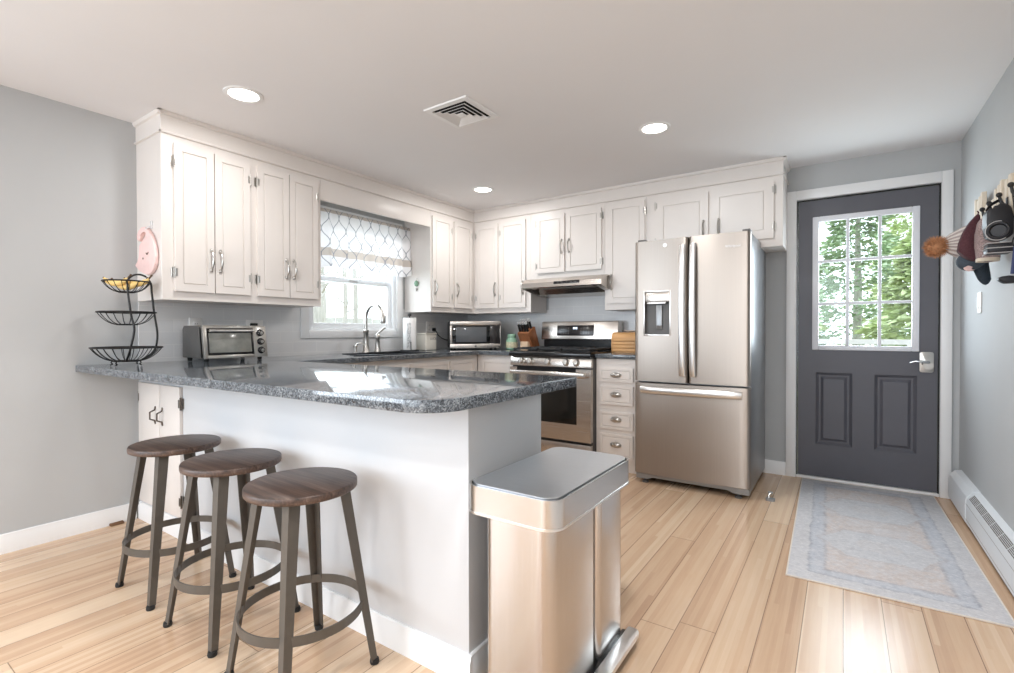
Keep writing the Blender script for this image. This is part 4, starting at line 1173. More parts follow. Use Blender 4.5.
# ------------------------------------------------------------------ valance curtain over the sink
rod = MB().tube([(.062, -2.078, 2.043), (.062, -.9465, 2.043)], .007, 12)
rod.lathe([(0, 0), (.014, 0), (.014, .008), (0, .008)], (.062, -2.080, 2.043), 14, 'y').lathe([(0, -.008), (.014, -.008), (.014, 0), (0, 0)], (.062, -.9465, 2.043), 14, 'y')
tag(rod.build('curtain_rod', M['grey_steel']), 'thin grey tension rod across the sink window', 'curtain rod')
def cfn(u, v):
    y = -2.02 + 1.085 * u
    z = 2.056 - v * (.452 + .010 * math.sin(9 * u + 1) + .012 * math.sin(23 * u))
    fold = .016 * math.sin(46 * u) + .011 * math.sin(79 * u + 1.3)
    x = .062 + .013 + fold * (.30 + .9 * v) * (1 if v > .06 else .35) + .010 * v
    return Vector((x, y + .012 * math.sin(46 * u + .8) * v, z))
cu = MB().grid(120, 24, cfn).build('valance_curtain', M['curtain'], None, smooth=80)
tag(cu, 'white valance curtain with grey trellis print over the sink window', 'curtain')

orn = thing('hanging_ornament', 'small green glass ornament hanging on the cabinet side by the sink window', 'ornament', (.165, -.958, 1.49))
MB().tube([(.165, -.9465, 1.585), (.165, -.956, 1.583), (.165, -.958, 1.565)], .0035, 8).build('hook', M['clear'], orn)
MB().lathe([(0, .028), (.014, .022), (.021, .0), (.015, -.02), (0, -.03)], (.165, -.958, 1.535), 14).build('bead', M['green_glass'], orn)
MB().lathe([(0, .014), (.007, .006), (.009, -.006), (.005, -.018), (0, -.022)], (.165, -.958, 1.484), 12).build('drop', M['nickel'], orn)

# ------------------------------------------------------------------ stools
def stool(loc, label, rot):
    t = thing('bar_stool', label, 'bar stool', loc, rot, 'bar stools along the peninsula')
    H = .612
    m = MB().lathe([(0, H - .025), (.166, H - .025), (.1695, H - .0225), (.1705, H - .016), (.1705, H - .005), (.1685, H - .0015), (.165, H), (0, H)], (0, 0, 0), 64)
    m.build('seat', M['seat'], t, local=True, smooth=50)
    MB().lathe([(.118, H - .031), (.135, H - .031), (.135, H - .0255), (.118, H - .0255), (.118, H - .031)], (0, 0, 0), 40).build('seat_ring', M['stool'], t, local=True)
    for k in range(4):
        a = PI / 4 + k * PI / 2
        c, s_ = math.cos(a), math.sin(a)
        def leg_pts(r, wd, z, th=.004):
            # L section: corner outward, two flanges at +-45 degrees
            o = Vector((c * r, s_ * r, z))
            d1 = Vector((math.cos(a + PI * .75), math.sin(a + PI * .75), 0)); d2 = Vector((math.cos(a - PI * .75), math.sin(a - PI * .75), 0))
            return [o, o + d1 * wd, o + d1 * wd + d2 * th, o + d1 * th + d2 * th, o + d2 * wd + d1 * th, o + d2 * wd]
        m = MB()
        lo = [m.bm.verts.new(p) for p in leg_pts(.234, .023, .012)]
        hi = [m.bm.verts.new(p) for p in leg_pts(.148, .037, H - .0255)]
        m.bm.faces.new(lo); m.bm.faces.new(hi)
        for i in range(6): m.bm.faces.new((lo[i], lo[(i + 1) % 6], hi[(i + 1) % 6], hi[i]))
        lg = m.build('leg', M['stool'], t, local=True, smooth=25)
        MB().lathe([(0, 0), (.014, 0), (.0155, .006), (.014, .016), (0, .018)], (c * .224, s_ * .224, 0), 16).build('foot_glide', M['rubber'], lg, local=True)
        zr = .205; rr = .234 + (.148 - .234) * (zr - .012) / (H - .0375)
        q = Vector((0, 0, 1)).rotation_difference(Vector((-c, -s_, 0)))
        b = MB().lathe([(0, .0), (.006, .0), (.005, .004), (0, .005)], (0, 0, 0), 10)
        b.xf(Matrix.Translation((c * (rr - .012), s_ * (rr - .012), zr)) @ q.to_matrix().to_4x4())
        b.build('rivet', M['rubber'], lg, local=True)
    path = [(.187 * math.cos(2 * PI * k / 64), .187 * math.sin(2 * PI * k / 64), .205) for k in range(64)]
    MB().tube(path, 0, closed=True, flat=(.029, .0045)).build('foot_ring', M['stool'], t, local=True, smooth=50)
    return t
s1 = stool((1.020, -3.300, 0), 'wood-topped metal bar stool farthest along, in front of the narrow peninsula doors', 0)
copy_tree(s1, (1.510, -3.305, 0), 'wood-topped metal bar stool in the middle of the row of three', rotz=0.03)
copy_tree(s1, (1.990, -3.328, 0), 'wood-topped metal bar stool nearest the steel trash can', rotz=-0.04)

# ------------------------------------------------------------------ trash can
tcn = thing('trash_can', 'tall brushed steel step bin standing at the end of the peninsula', 'trash can', (2.68, -2.86, 0))
MB().prism(rrect(2.568, 2.790, -3.128, -2.850, [.03, .045, .008, .012]), 'z', .012, .585, .0).build('bucket_shell', M['can'], tcn)
MB().prism(rrect(2.568, 2.790, -2.812, -2.592, [.012, .022, .045, .03]), 'z', .012, .585, .0).build('bucket_shell', M['can'], tcn)
MB().box(2.575, 2.752, -2.852, -2.80, .012, .585).build('divider', M['void'], tcn, label='dark gap between the two bins')
m = MB(); bm = m.bm
def rim_ring(m, out, inn, z0, z1):
    bm = m.bm; n = len(out)
    L = [[bm.verts.new((p[0], p[1], z)) for p in q] for q, z in ((out, z0), (out, z1), (inn, z1), (inn, z0))]
    for a, b in zip(L, L[1:] + L[:1]):
        for i in range(n): bm.faces.new((a[i], a[(i + 1) % n], b[(i + 1) % n], b[i]))
o_ = rrect(2.508, 2.818, -3.150, -2.585, .052, 10)
i_ = rrect(2.514, 2.812, -3.144, -2.591, .047, 10)
rim_ring(m, o_, i_, .572, .648)
m.prism(rrect(2.514, 2.812, -3.144, -2.591, .047, 10), 'z', .574, .600)
rm = m.build('rim', M['steel_s'], tcn, smooth=40)
m = MB(); rim_ring(m, rrect(2.5065, 2.8195, -3.1515, -2.5835, .053, 10), rrect(2.513, 2.813, -3.145, -2.590, .048, 10), .567, .573)
m.build('rim_lip', M['steel_b'], rm, smooth=40)
m = MB().prism(rrect(2.5185, 2.8075, -3.1395, -2.5955, .044, 10), 'z', .612, .652, .006, 3)
m.build('lid', M['can_lid'], tcn, smooth=40)
m = MB().prism(rrect(2.560, 2.800, -3.135, -2.585, .04), 'z', 0.0, .014)
m.build('base', M['black'], tcn)
m = MB()
m.prism(rrect(2.802, 2.846, -2.95, -2.585, [.006, .018, .022, .006]), 'z', .030, .046, .004)
pd = m.build('pedal', M['steel_b'], tcn)
MB().box(2.785, 2.806, -2.94, -2.60, .022, .040, .003).build('pedal_arm', M['black'], pd)

# ------------------------------------------------------------------ three-tier basket with bananas
BX, BY = .244, -3.218
bk = thing('tiered_basket', 'black wire three-tier fruit stand holding bananas at the counter end', 'fruit basket', (BX, BY, .912))
def bowl(R, zr, dep, rb, n):
    m = MB()
    def prof(t):   # t 0 rim .. 1 base, a shallow spherical dish
        r = R + (rb - R) * t
        return (r, zr - dep * (1 - (r / R) ** 3.2) / (1 - (rb / R) ** 3.2))
    m.tube([(BX + R * math.cos(2 * PI * k / 56), BY + R * math.sin(2 * PI * k / 56), zr) for k in range(56)], .0042, 8, closed=True)
    m.tube([(BX + rb * math.cos(2 * PI * k / 40), BY + rb * math.sin(2 * PI * k / 40), zr - dep) for k in range(40)], .0038, 8, closed=True)
    r2 = rb * .45
    m.tube([(BX + r2 * math.cos(2 * PI * k / 28), BY + r2 * math.sin(2 * PI * k / 28), zr - dep) for k in range(28)], .003, 6, closed=True)
    for k in range(n):
        a = 2 * PI * (k + .5) / n
        pts = []
        for j in range(8):
            r, z = prof(j / 7); pts.append((BX + r * math.cos(a), BY + r * math.sin(a), z))
        m.tube(pts, .0019, 6)
    for k in range(6):
        a = 2 * PI * k / 6
        m.tube([(BX + rb * math.cos(a), BY + rb * math.sin(a), zr - dep), (BX + r2 * math.cos(a), BY + r2 * math.sin(a), zr - dep)], .0023, 6)
    return m
bowl(.156, 1.009, .072, .060, 22).build('wire_bowl', M['wire'], bk)
bowl(.128, 1.198, .066, .045, 20).build('wire_bowl', M['wire'], bk)
bowl(.104, 1.362, .056, .035, 18).build('wire_bowl', M['wire'], bk)
def smooth_path(pts, n=6):
    P = [Vector(p) for p in pts]; P = [P[0]] + P + [P[-1]]; out = []
    for i in range(1, len(P) - 2):
        for k in range(n):
            t = k / n
            out.append(.5 * ((2 * P[i]) + (-P[i - 1] + P[i + 1]) * t + (2 * P[i - 1] - 5 * P[i] + 4 * P[i + 1] - P[i + 2]) * t * t + (-P[i - 1] + 3 * P[i] - 3 * P[i + 1] + P[i + 2]) * t ** 3))
    out.append(P[-2]); return out
MB().tube(smooth_path([(.324, -3.240, 1.345), (.326, -3.240, 1.302), (.341, -3.232, 1.182), (.356, -3.224, 1.118), (.354, -3.226, 1.076), (.347, -3.232, 1.034), (.328, -3.236, .985), (.286, -3.236, .940)]), .0052, 10).build('stem', M['wire'], bk)
MB().tube(smooth_path([(.285, -3.140, 1.390), (.294, -3.124, 1.355), (.290, -3.118, 1.30), (.300, -3.112, 1.20), (.320, -3.106, 1.10), (.322, -3.108, 1.04), (.312, -3.120, .985), (.276, -3.165, .940)]), .0052, 10).build('stem', M['wire'], bk)
MB().tube(smooth_path([(.322, -3.240, 1.345), (.305, -3.236, 1.362), (.280, -3.212, 1.386), (.276, -3.19, 1.400), (.280, -3.165, 1.402), (.285, -3.142, 1.392)]), .005, 10).build('handle_loop', M['wire'], bk)
for a in (-2.3, -1.0, .55, 2.2):
    c, s_ = math.cos(a), math.sin(a)
    MB().tube(smooth_path([(BX + .066 * c, BY + .066 * s_, .940), (BX + .076 * c, BY + .076 * s_, .928), (BX + .068 * c, BY + .068 * s_, .921), (BX + .080 * c, BY + .080 * s_, .9155)], 4), .003, 8).build('foot', M['wire'], bk)
def banana(loc, rotz, tilt, label, s=1.0):
    t = thing('banana', label, 'banana', loc, 0, 'bananas in the wire stand')
    n = 16; path = []; rs = []
    for k in range(n + 1):
        u = k / n; a = (u - .5) * 1.75
        path.append((.098 * s * math.sin(a), 0, .098 * s * (1 - math.cos(a))))
        rs.append(s * .0175 * max(.28, (1 - abs(2 * u - 1) ** 4.0)))
    Q = Matrix.Rotation(rotz, 4, 'Z') @ Matrix.Rotation(tilt, 4, 'X')
    MB().tube(path, rs, 12).xf(Q).build('body', M['banana'], t, local=True, smooth=60)
    p0 = Vector(path[-1]); d0 = (p0 - Vector(path[-2])).normalized()
    MB().tube([p0 - d0 * .002, p0 + d0 * .012, p0 + d0 * .022], [.0052, .0045, .006], 8).xf(Q).build('stalk', M['banana_tip'], t, local=True)
    p0 = Vector(path[0]); d0 = (p0 - Vector(path[1])).normalized()
    MB().tube([p0 - d0 * .002, p0 + d0 * .005], [.0052, .003], 8).xf(Q).build('tip', M['banana_tip'], t, local=True)
    return t
for off, lab in ((-.046, 'banana along the near edge of the top wire tier'), (0.0, 'banana in the middle of the top wire tier'), (.046, 'banana along the wall side of the top wire tier')):
    banana((BX + .56 * off * 1.0, BY + .83 * off, 1.333 + abs(off) * .40), R(34) + (PI if off == 0 else 0), 0, lab, .88)

# ------------------------------------------------------------------ pink crescent toy on the cabinet end
pk = thing('hanging_toy', 'pink crescent-shaped toy with a sleepy face hanging on the white cabinet end', 'toy', (.17, -3.0855, 1.41))
m = MB()
spine = [(.118, 1.602, .012), (.128, 1.622, .013), (.126, 1.645, .014), (.108, 1.660, .016), (.085, 1.650, .020), (.078, 1.622, .024)]
out = [(.126, 1.689), (.165, 1.686), (.200, 1.670), (.240, 1.640), (.275, 1.600), (.296, 1.555), (.304, 1.510), (.296, 1.468), (.275, 1.437), (.240, 1.418), (.200, 1.412), (.155, 1.420), (.112, 1.436),
       (.070, 1.452), (.034, 1.474), (.042, 1.486), (.078, 1.496), (.094, 1.520), (.094, 1.560), (.090, 1.585), (.110, 1.598), (.150, 1.606), (.180, 1.620), (.196, 1.642), (.178, 1.660), (.150, 1.664), (.120, 1.655), (.110, 1.635), (.085, 1.610), (.062, 1.625), (.058, 1.650), (.085, 1.675)]
m.prism([(x, z) for x, z in out], 'y', -3.108, -3.0865, .006, 3)
tb = m.build('body', M['pink'], pk, smooth=50)
b = MB()
b.lathe([(0, -.002), (.006, -.001), (.006, .001), (0, .002)], (.150, -3.1085, 1.508), 12, 'y')
b.build('eye', M['banana_tip'], tb)
b = MB().tube([(.195, -3.109, 1.535), (.203, -3.109, 1.526), (.214, -3.109, 1.528), (.222, -3.109, 1.537)], .0028, 8)
b.build('eye', M['banana_tip'], tb, label='closed curved eyelid')
m = MB().box(.200, .222, -3.0905, -3.0855, 1.672, 1.715, .002).tube([(.211, -3.09, 1.690), (.211, -3.104, 1.676), (.200, -3.112, 1.668), (.192, -3.106, 1.676)], .003, 8)
m.build('hook', M['clear'], pk, label='clear plastic hook')

# ------------------------------------------------------------------ coat rack and what hangs on it
ck = thing('coat_rack', 'cream wooden slat coat rack with black hooks on the right wall', 'coat rack', (4.03, -1.2, 1.60))
rng = random.Random(4)
y = -.60
k = 0
while y > -1.75:
    wd = rng.uniform(.022, .036); top = (1.80 if y > -.80 else 1.715 if y > -1.02 else 1.766) - .018 * ((k * 7) % 5) / 4; dpt = rng.uniform(.012, .024)
    bot = 1.60 - rng.uniform(0, .03)
    MB().box(XR - .022 - dpt, XR - .0215, y - wd, y, bot, top, .002, 1).build('slat', M['rack_wood'], ck)
    y -= wd + rng.uniform(.004, .016); k += 1
MB().box(XR - .0215, XR - .0005, -1.75, -.55, 1.61, 1.64, .002).box(XR - .0215, XR - .0005, -1.75, -.55, 1.71, 1.735, .002).build('back_rail', M['rack_wood'], ck)
for yy in (-1.01, -1.146, -1.32, -1.50):
    m = MB().tube([(4.006, yy, 1.625), (3.992, yy, 1.628), (3.984, yy, 1.645), (3.980, yy, 1.668)], [.006, .006, .006, .0055], 8).ball((3.979, yy, 1.674), .011, (1, 1, 1), 12, 8)
    m.box(4.001, 4.009, yy - .012, yy + .012, 1.605, 1.66, .002)
    m.build('hook', M['iron'], ck)

bn = thing('beanie', 'striped knit beanie with a rust fur pom-pom sticking out from the coat rack', 'hat', (3.988, -.985, 1.522))
prof = [(0, -.150), (.026, -.148), (.048, -.125), (.072, -.085), (.092, -.04), (.100, .0), (.100, .012), (.094, .012), (.088, -.03), (.045, -.11), (0, -.135)]
m = MB().lathe(prof, (0, 0, 0), 40, 'x', (.62, 1.05))
m.build('crown', M['beanie'], bn, local=True, smooth=60)
m = MB().lathe([(.101, -.045), (.107, -.04), (.107, .008), (.100, .014), (.096, .005), (.096, -.04), (.101, -.045)], (0, 0, 0), 40, 'x', (.62, 1.05))
m.build('cuff', M['tweed'], bn, local=True)
rng = random.Random(9)
m = MB().ball((-.172, -.0, -.008), .040, (1, 1, 1), 16, 10)
for i in range(900):
    z = rng.uniform(-1, 1); a = rng.uniform(0, 2 * PI); r = math.sqrt(1 - z * z)
    d = Vector((r * math.cos(a), r * math.sin(a), z))
    j = Vector((rng.uniform(-.35, .35), rng.uniform(-.35, .35), rng.uniform(-.35, .35)))
    c0 = Vector((-.172, 0, -.008)) + d * .036
    tip = c0 + (d + j).normalized() * rng.uniform(.016, .030)
    s_ = d.cross(Vector((rng.random(), rng.random(), rng.random()))).normalized() * .0022
    vs = [m.bm.verts.new(p) for p in (c0 - s_, c0 + s_, tip)]
    m.bm.faces.new(vs)
m.build('pom_pom', M['fur'], bn, local=True, label='rust brown fur pom-pom', normals=False)

mh = thing('wool_hat', 'maroon wool cap hanging in front of the striped beanie', 'hat', (3.92, -1.12, 1.52))
pts = [(3.940, 1.634), (3.950, 1.626), (3.952, 1.55), (3.946, 1.470), (3.940, 1.415), (3.915, 1.424), (3.890, 1.446), (3.874, 1.466), (3.879, 1.505), (3.892, 1.552), (3.915, 1.600)]
MB().prism(pts, 'y', -1.150, -1.095, .020, 4).build('body', M['maroon'], mh, smooth=60)
MB().tube([(3.944, -1.123, 1.628), (3.947, -1.123, 1.642), (3.943, -1.123, 1.650)], .003, 8).build('loop', M['maroon'], mh)
tw = thing('knit_hat', 'grey tweed knit hat between the maroon cap and the black bag', 'hat', (3.965, -1.215, 1.50))
pts = [(3.930, 1.585), (3.950, 1.606), (3.975, 1.590), (3.992, 1.54), (4.000, 1.46), (4.002, 1.405), (3.965, 1.400), (3.928, 1.405), (3.924, 1.47), (3.924, 1.53)]
MB().prism(pts, 'y', -1.250, -1.180, .022, 4).build('body', M['tweed'], tw, smooth=60)
MB().prism(rrect(3.926, 4.000, -1.254, -1.176, .02), 'z', 1.402, 1.417, .006, 3).build('brim', M['rack_wood'], tw, label='pale folded brim')

cpn_ = thing('baseball_cap', 'dark teal cap hanging brim-down below the beanie', 'cap', (3.95, -1.04, 1.40))
m = MB().ball((3.935, -1.045, 1.425), .055, (1.0, .9, .85), 24, 14)
m.build('crown', M['navy'], cpn_)
m = MB()
def brim(u, v):
    t = 2 * u - 1
    return Vector((3.962 + t * .034 * (1 - .30 * v) + .022 * v, -1.070 + .022 * t * t + .01 * v, 1.420 - .112 * v * (1 - .25 * t * t)))
m.grid(14, 10, brim)
bmesh.ops.solidify(m.bm, geom=m.bm.faces[:], thickness=.004)
m.build('brim', M['navy'], cpn_, smooth=60)
m = MB().prism([(3.902, 1.392), (3.918, 1.402), (3.936, 1.394), (3.926, 1.384), (3.944, 1.380), (3.922, 1.374), (3.908, 1.381)], 'y', -1.088, -1.072, .002, 1)
m.build('front_patch', M['logo_pink'], cpn_, label='pale pink emblem')

bl = thing('camera_bag', 'black bag with a round front ring hanging at the near end of the coat rack', 'bag', (3.965, -1.37, 1.53))
pts = [(3.925, 1.590), (3.935, 1.608), (3.950, 1.600), (3.962, 1.622), (3.985, 1.618), (4.000, 1.600), (4.006, 1.56), (4.006, 1.490), (3.990, 1.474), (3.950, 1.474), (3.930, 1.490), (3.924, 1.54)]
body = MB().prism(pts, 'y', -1.420, -1.325, .016, 4).build('body', M['blackcloth'], bl, smooth=50)
m = MB().lathe([(.030, 0), (.036, -.006), (.038, -.018), (.034, -.024), (.028, -.022), (.024, -.010), (0, -.008)], (0, 0, 0), 36)
Q = Matrix.Translation((3.962, -1.418, 1.505)) @ Vector((0, 0, -1)).rotation_difference(Vector((-.35, -.93, .05))).to_matrix().to_4x4()
m.xf(Q); m.build('front_ring', M['blackcloth'], bl)
m = MB().tube([(.0385 * math.cos(.6 + 4.0 * k / 30), .0385 * math.sin(.6 + 4.0 * k / 30), -.014) for k in range(31)], .0028, 8)
m.xf(Q); m.build('ring_piping', M['piping'], bl, label='pale edge piping')
st = MB().box(3.926, 4.006, -1.428, -1.340, 1.414, 1.458, .010, 3).build('lower_pouch', M['blackcloth'], bl)
m = MB()
for z in (1.456, 1.436, 1.415):
    m.tube([(3.9245, -1.342, z), (3.9245, -1.424, z), (3.929, -1.4295, z), (4.004, -1.4295, z)], .0020, 6)
m.build('pouch_piping', M['piping'], st, label='pale piping lines')
for a, b2 in (((3.930, -1.37, 1.600), (3.977, -1.320, 1.650)), ((3.990, -1.37, 1.612), (3.985, -1.325, 1.650))):
    MB().tube(smooth_path([a, ((a[0] + b2[0]) / 2 - .005, (a[1] + b2[1]) / 2, (a[2] + b2[2]) / 2 + .005), b2], 4), 0, flat=(.012, .003)).build('strap', M['blackcloth'], bl)

br = thing('hand_brush', 'black-headed brush with a dark blue handle hanging below the black bag', 'brush', (3.985, -1.45, 1.33))
MB().tube([(4.004, -1.452, 1.440), (4.001, -1.452, 1.395), (3.994, -1.455, 1.322)], [.006, .007, .006], 10).build('handle', M['blue_handle'], br)
MB().prism([(3.950, 1.300), (3.956, 1.312), (3.985, 1.316), (4.004, 1.310), (4.010, 1.285), (3.972, 1.284)], 'y', -1.475, -1.425, .006, 3).build('head', M['blackcloth'], br)
m = MB().tube([(4.004 + .009 * math.cos(2 * PI * k / 20), -1.452, 1.452 + .020 * math.sin(2 * PI * k / 20)) for k in range(20)], .0028, 8, closed=True)
m.tube([(4.004, -1.452, 1.470), (4.000, -1.46, 1.56), (3.986, -1.49, 1.640)], .0025, 6)
m.build('hanging_loop', M['rubber'], br)

# ------------------------------------------------------------------ rug, heater, small floor things
rug = MB().box(-.368, .368, -.855, .855, 0, .006, .002).build('rug', M['rug'], None)
rug.location = (3.573, -.888, .0003); rug.rotation_euler = (0, 0, R(1.3))
tag(rug, 'faded blue-grey and beige persian rug in front of the entry door', 'rug')
m = MB()
for a0, a1, b0, b1 in ((-.373, -.366, -.860, .860), (.366, .373, -.860, .860), (-.366, .366, -.860, -.853), (-.366, .366, .853, .860)):
    m.box(a0, a1, b0, b1, 0, .0068, .002)
e_ = m.build('binding', M['rug_edge'], rug, local=True, label='cream bound edge')

ht = thing('baseboard_heater', 'white baseboard heater along the right wall beside the rug', 'heater', (4.02, -2.5, 0))
def hprof(g=0.0):
    return [(4.0505, .012), (4.006 - g, .012), (4.0 - g, .03), (3.990 - g, .040), (3.990 - g, .150), (3.996 - g, .178), (4.020, .205 + g), (4.0505, .210 + g)]
MB().prism(hprof(), 'y', -4.6, -.60).build('cover', M['heater'], ht, smooth=20)
MB().prism(hprof(.003), 'y', -.612, -.085).build('end_cap', M['heater'], ht, smooth=20)
m = MB()
for k in range(5):
    t = .12 + k * .19
    x = 3.996 + (4.020 - 3.996) * t; z = .178 + (.205 - .178) * t
    for j in range(26):
        y1 = -.66 - j * .15
        m.hexa([(x - .0022, y1 - .14, z - .0022), (x + .0006, y1 - .14, z + .0012), (x + .0006, y1, z + .0012), (x - .0022, y1, z - .0022),
                (x - .0032, y1 - .14, z - .0012), (x - .0004, y1 - .14, z + .0022), (x - .0004, y1, z + .0022), (x - .0032, y1, z - .0012)])
m.build('louvre_slots', M['ink'], ht, label='dark louvre slots along the top')
m = MB().box(3.9895, 3.992, -4.6, -.612, .056, .059).box(3.9895, 3.992, -4.6, -.612, .140, .143)
m.build('seam_lines', M['piping'], ht)
MB().box(4.01, 4.048, -4.58, -.12, 0, .012).build('foot_rail', M['slot'], ht)

ds_ = thing('door_stop', 'small grey door stop on the floor beside the fridge', 'door stop', (3.046, -.685, 0))
MB().prism(rrect(3.020, 3.072, -.715, -.675, .008), 'z', 0.0003, .014, .003).build('base', M['grey_steel'], ds_)
MB().tube([(3.036, -.69, .013), (3.036, -.688, .030), (3.044, -.680, .044)], [.008, .007, .006], 10).build('post', M['nickel'], ds_)
MB().box(3.030, 3.058, -.684, -.668, .036, .052, .004).build('bumper', M['grey_steel'], ds_)
sh = MB().prism([(.0155, 0.0004), (.040, 0.0004), (.034, .010), (.0155, .014)], 'y', -3.236, -3.172, .002)
tag(sh.build('wood_shim', M['shim']), 'tiny brown wood shim on the floor against the left baseboard', 'shim')

# ------------------------------------------------------------------ ceiling lights and vent
def downlight(loc, label, energy=13):
    t = thing('recessed_light', label, 'ceiling light', loc, 0, 'recessed ceiling lights')
    MB().lathe([(.070, -.003), (.074, -.006), (.090, -.004), (.094, .0), (.070, .0), (.070, -.003)], (0, 0, 0), 44).build('trim_ring', M['trim'], t, local=True)
    MB().lathe([(0, -.004), (.070, -.003)], (0, 0, 0), 44).build('lens', M['lamp'], t, local=True)
    l = area('downlight_or_fill_lamp', (loc[0], loc[1], loc[2] - .012), (loc[0], loc[1], 0), .14, .14, energy, (1.0, .985, .97), 'DISK')
    return t
E_DL = 8
downlight((.882, -2.920, ZC), 'lit recessed ceiling light in front of the four-door wall cabinet', E_DL)
downlight((2.488, -1.312, ZC), 'lit recessed ceiling light between vent and entry door', E_DL)
downlight((.869, -.867, ZC), 'small lit recessed ceiling light near the corner cabinets', E_DL)
for p in ((3.1, -3.5), (2.9, -5.0), (1.6, -6.2), (3.3, -6.6)):  # unseen ceiling lamps added out of view as fill light
    area('downlight_or_fill_lamp', (p[0], p[1], ZC - .012), (p[0], p[1], 0), .14, .14, 20, (.97, .985, 1.0), 'DISK')

vt = thing('ceiling_vent', 'square white louvred air vent in the ceiling', 'vent', (1.668, -2.124, ZC))
def sq_ring(m, o, zo, i, zi):
    V = [[m.bm.verts.new((sx * h, sy * h, z)) for sx, sy in ((-1, -1), (1, -1), (1, 1), (-1, 1))] for h, z in ((o, zo), (i, zi))]
    for k in range(4): m.bm.faces.new((V[0][k], V[0][(k + 1) % 4], V[1][(k + 1) % 4], V[1][k]))
m = MB(); sq_ring(m, .150, -.0005, .146, -.008); sq_ring(m, .146, -.008, .118, -.010); sq_ring(m, .118, -.010, .116, -.002)
m.build('frame', M['trim'], vt, local=True, smooth=20)
for o in (.108, .080, .052):
    m = MB(); sq_ring(m, o, -.016, o - .022, -.004); sq_ring(m, o, -.016, o - .001, -.0175); sq_ring(m, o - .001, -.0175, o - .023, -.0052)
    m.build('louvre', M['trim'], vt, local=True, smooth=20)
MB().box(-.024, .024, -.024, .024, -.016, -.012, .002).build('centre_plate', M['trim'], vt, local=True)
MB().box(-.117, .117, -.117, .117, -.0022, -.0012).build('duct', M['void'], vt, local=True)

# ------------------------------------------------------------------ outdoors seen through the panes
def stuffless(name, mb, mat, label, cat): return tag(mb.build(name, mat), label, cat, kind='structure')
stuffless('ground', MB().box(-26, -.14, -22, 26, -.6, -.5).box(-.14, 24, .16, 26, -.6, -.5), M['lawn'], 'leafy ground outside the house', 'ground')
rl = thing('deck_railing', 'pale deck railing outside the entry door', 'railing', (3.6, 3.2, -.5))
m = MB().box(1.2, 7.0, 3.15, 3.25, 0.925, .985).build('top_rail', M['deck'], rl)
MB().box(1.2, 7.0, 3.18, 3.22, 0.78, .82).build('bottom_rail', M['deck'], rl)
for k in range(5): MB().box(1.25 + k * 1.4, 1.34 + k * 1.4, 3.15, 3.25, -.499, .925).build('post', M['deck'], rl)
def evergreen(i, loc, h, r, mat, label):
    g = random.Random(100 + i)
    t = thing('evergreen_tree', label, 'tree', loc, 0, 'evergreen trees beyond the deck')
    MB().tube([(0, 0, 0), (.03, .02, h * .5), (0, 0, h * .96)], [.12, .08, .02], 8).build('trunk', M['bark'], t, local=True)
    m = MB()
    for k in range(5600):
        u = g.random() ** .8; z = h * (.04 + .95 * u)
        rr = r * (1 - u) ** .75 * math.sqrt(g.uniform(.25, 1)) * (1 + .25 * math.sin(9 * u * h))
        a = g.uniform(0, 2 * PI)
        c = Vector((rr * math.cos(a), rr * math.sin(a), z))
        d = Vector((math.cos(a) + g.uniform(-.5, .5), math.sin(a) + g.uniform(-.5, .5), g.uniform(-.5, .2))).normalized() * g.uniform(.09, .20)
        s_ = d.cross(Vector((g.uniform(-1, 1), g.uniform(-1, 1), 1))).normalized() * g.uniform(.026, .055)
        vs = [m.bm.verts.new(p) for p in (c - s_, c + d * .6 - s_ * .8, c + d, c + d * .6 + s_ * .8, c + s_)]
        m.bm.faces.new(vs)
    m.build('foliage', mat, t, local=True, normals=False)
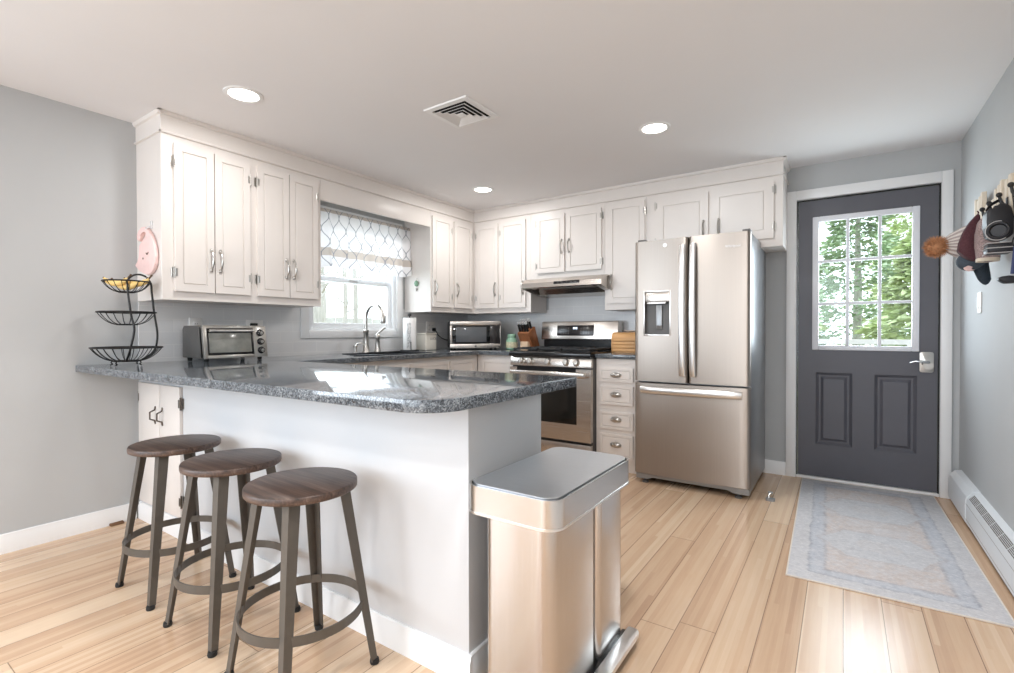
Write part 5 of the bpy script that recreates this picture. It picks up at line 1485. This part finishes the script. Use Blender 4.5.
for i, (x, y, h, r, mm) in enumerate(((2.1, 7.9, 4.0, 1.15, 'leaf'), (4.6, 6.6, 3.6, 1.15, 'leaf'), (6.6, 9.0, 4.6, 1.4, 'leaf_dark'), (3.7, 10.6, 5.6, 1.5, 'leaf_dark'), (5.3, 15.0, 6.6, 2.2, 'leaf'), (.3, 13.0, 5.0, 1.5, 'leaf_dark'))):
    evergreen(i, (x, y, -.5), h, r, M[mm], ['bushy evergreen left of centre outside the entry door', 'low bushy evergreen in the middle outside the entry door', 'tall dark evergreen right of centre outside the entry door',
              'dark evergreen behind the low one outside the entry door', 'tallest pale evergreen far outside the entry door', 'dark evergreen at the far left outside the entry door'][i])
def bare_tree(i, loc, h, label):
    g = random.Random(300 + i)
    t = thing('bare_tree', label, 'tree', loc, 0, 'bare trees outside the sink window')
    r0 = g.uniform(.07, .13)
    MB().tube([(0, 0, 0), (g.uniform(-.1, .1), g.uniform(-.1, .1), h * .4), (g.uniform(-.2, .2), g.uniform(-.2, .2), h)], [r0, r0 * .75, r0 * .3], 10).build('trunk', M['bark'], t, local=True)
    m = MB()
    for k in range(16):
        z = h * g.uniform(.12, .9); a = g.uniform(0, 2 * PI); L = g.uniform(.6, 1.7)
        p = Vector((0, 0, z)); pts = [p]
        d = Vector((math.cos(a), math.sin(a), g.uniform(.1, .6)))
        for q_ in range(4):
            d = (d + Vector((g.uniform(-.3, .3), g.uniform(-.3, .3), g.uniform(-.1, .3)))).normalized()
            pts.append(pts[-1] + d * L / 4)
        m.tube(pts, [.022, .017, .013, .009, .004], 5)
    m.build('branches', M['bark'], t, local=True)
for i, (x, y, h) in enumerate(((-5.2, .2, 5), (-6.4, 1.2, 6), (-5.6, 2.1, 5.5), (-7.6, 2.6, 7), (-6.8, 3.9, 6), (-8.6, 5.0, 7), (-4.6, 1.3, 4.6), (-9.6, 3.4, 7))):
    bare_tree(i, (x, y, -.5), h, 'pale bare tree among the woods outside the sink window')
fe = thing('board_fence', 'pale weathered board fence beyond the sink window', 'fence', (-11, 4, -.5))
for k in range(30):
    MB().box(-11.03, -11.0, -1.5 + k * .4, -1.13 + k * .4, -.5, 1.55 + .02 * (k % 3), .004, 1).build('board', M['deck'], fe)
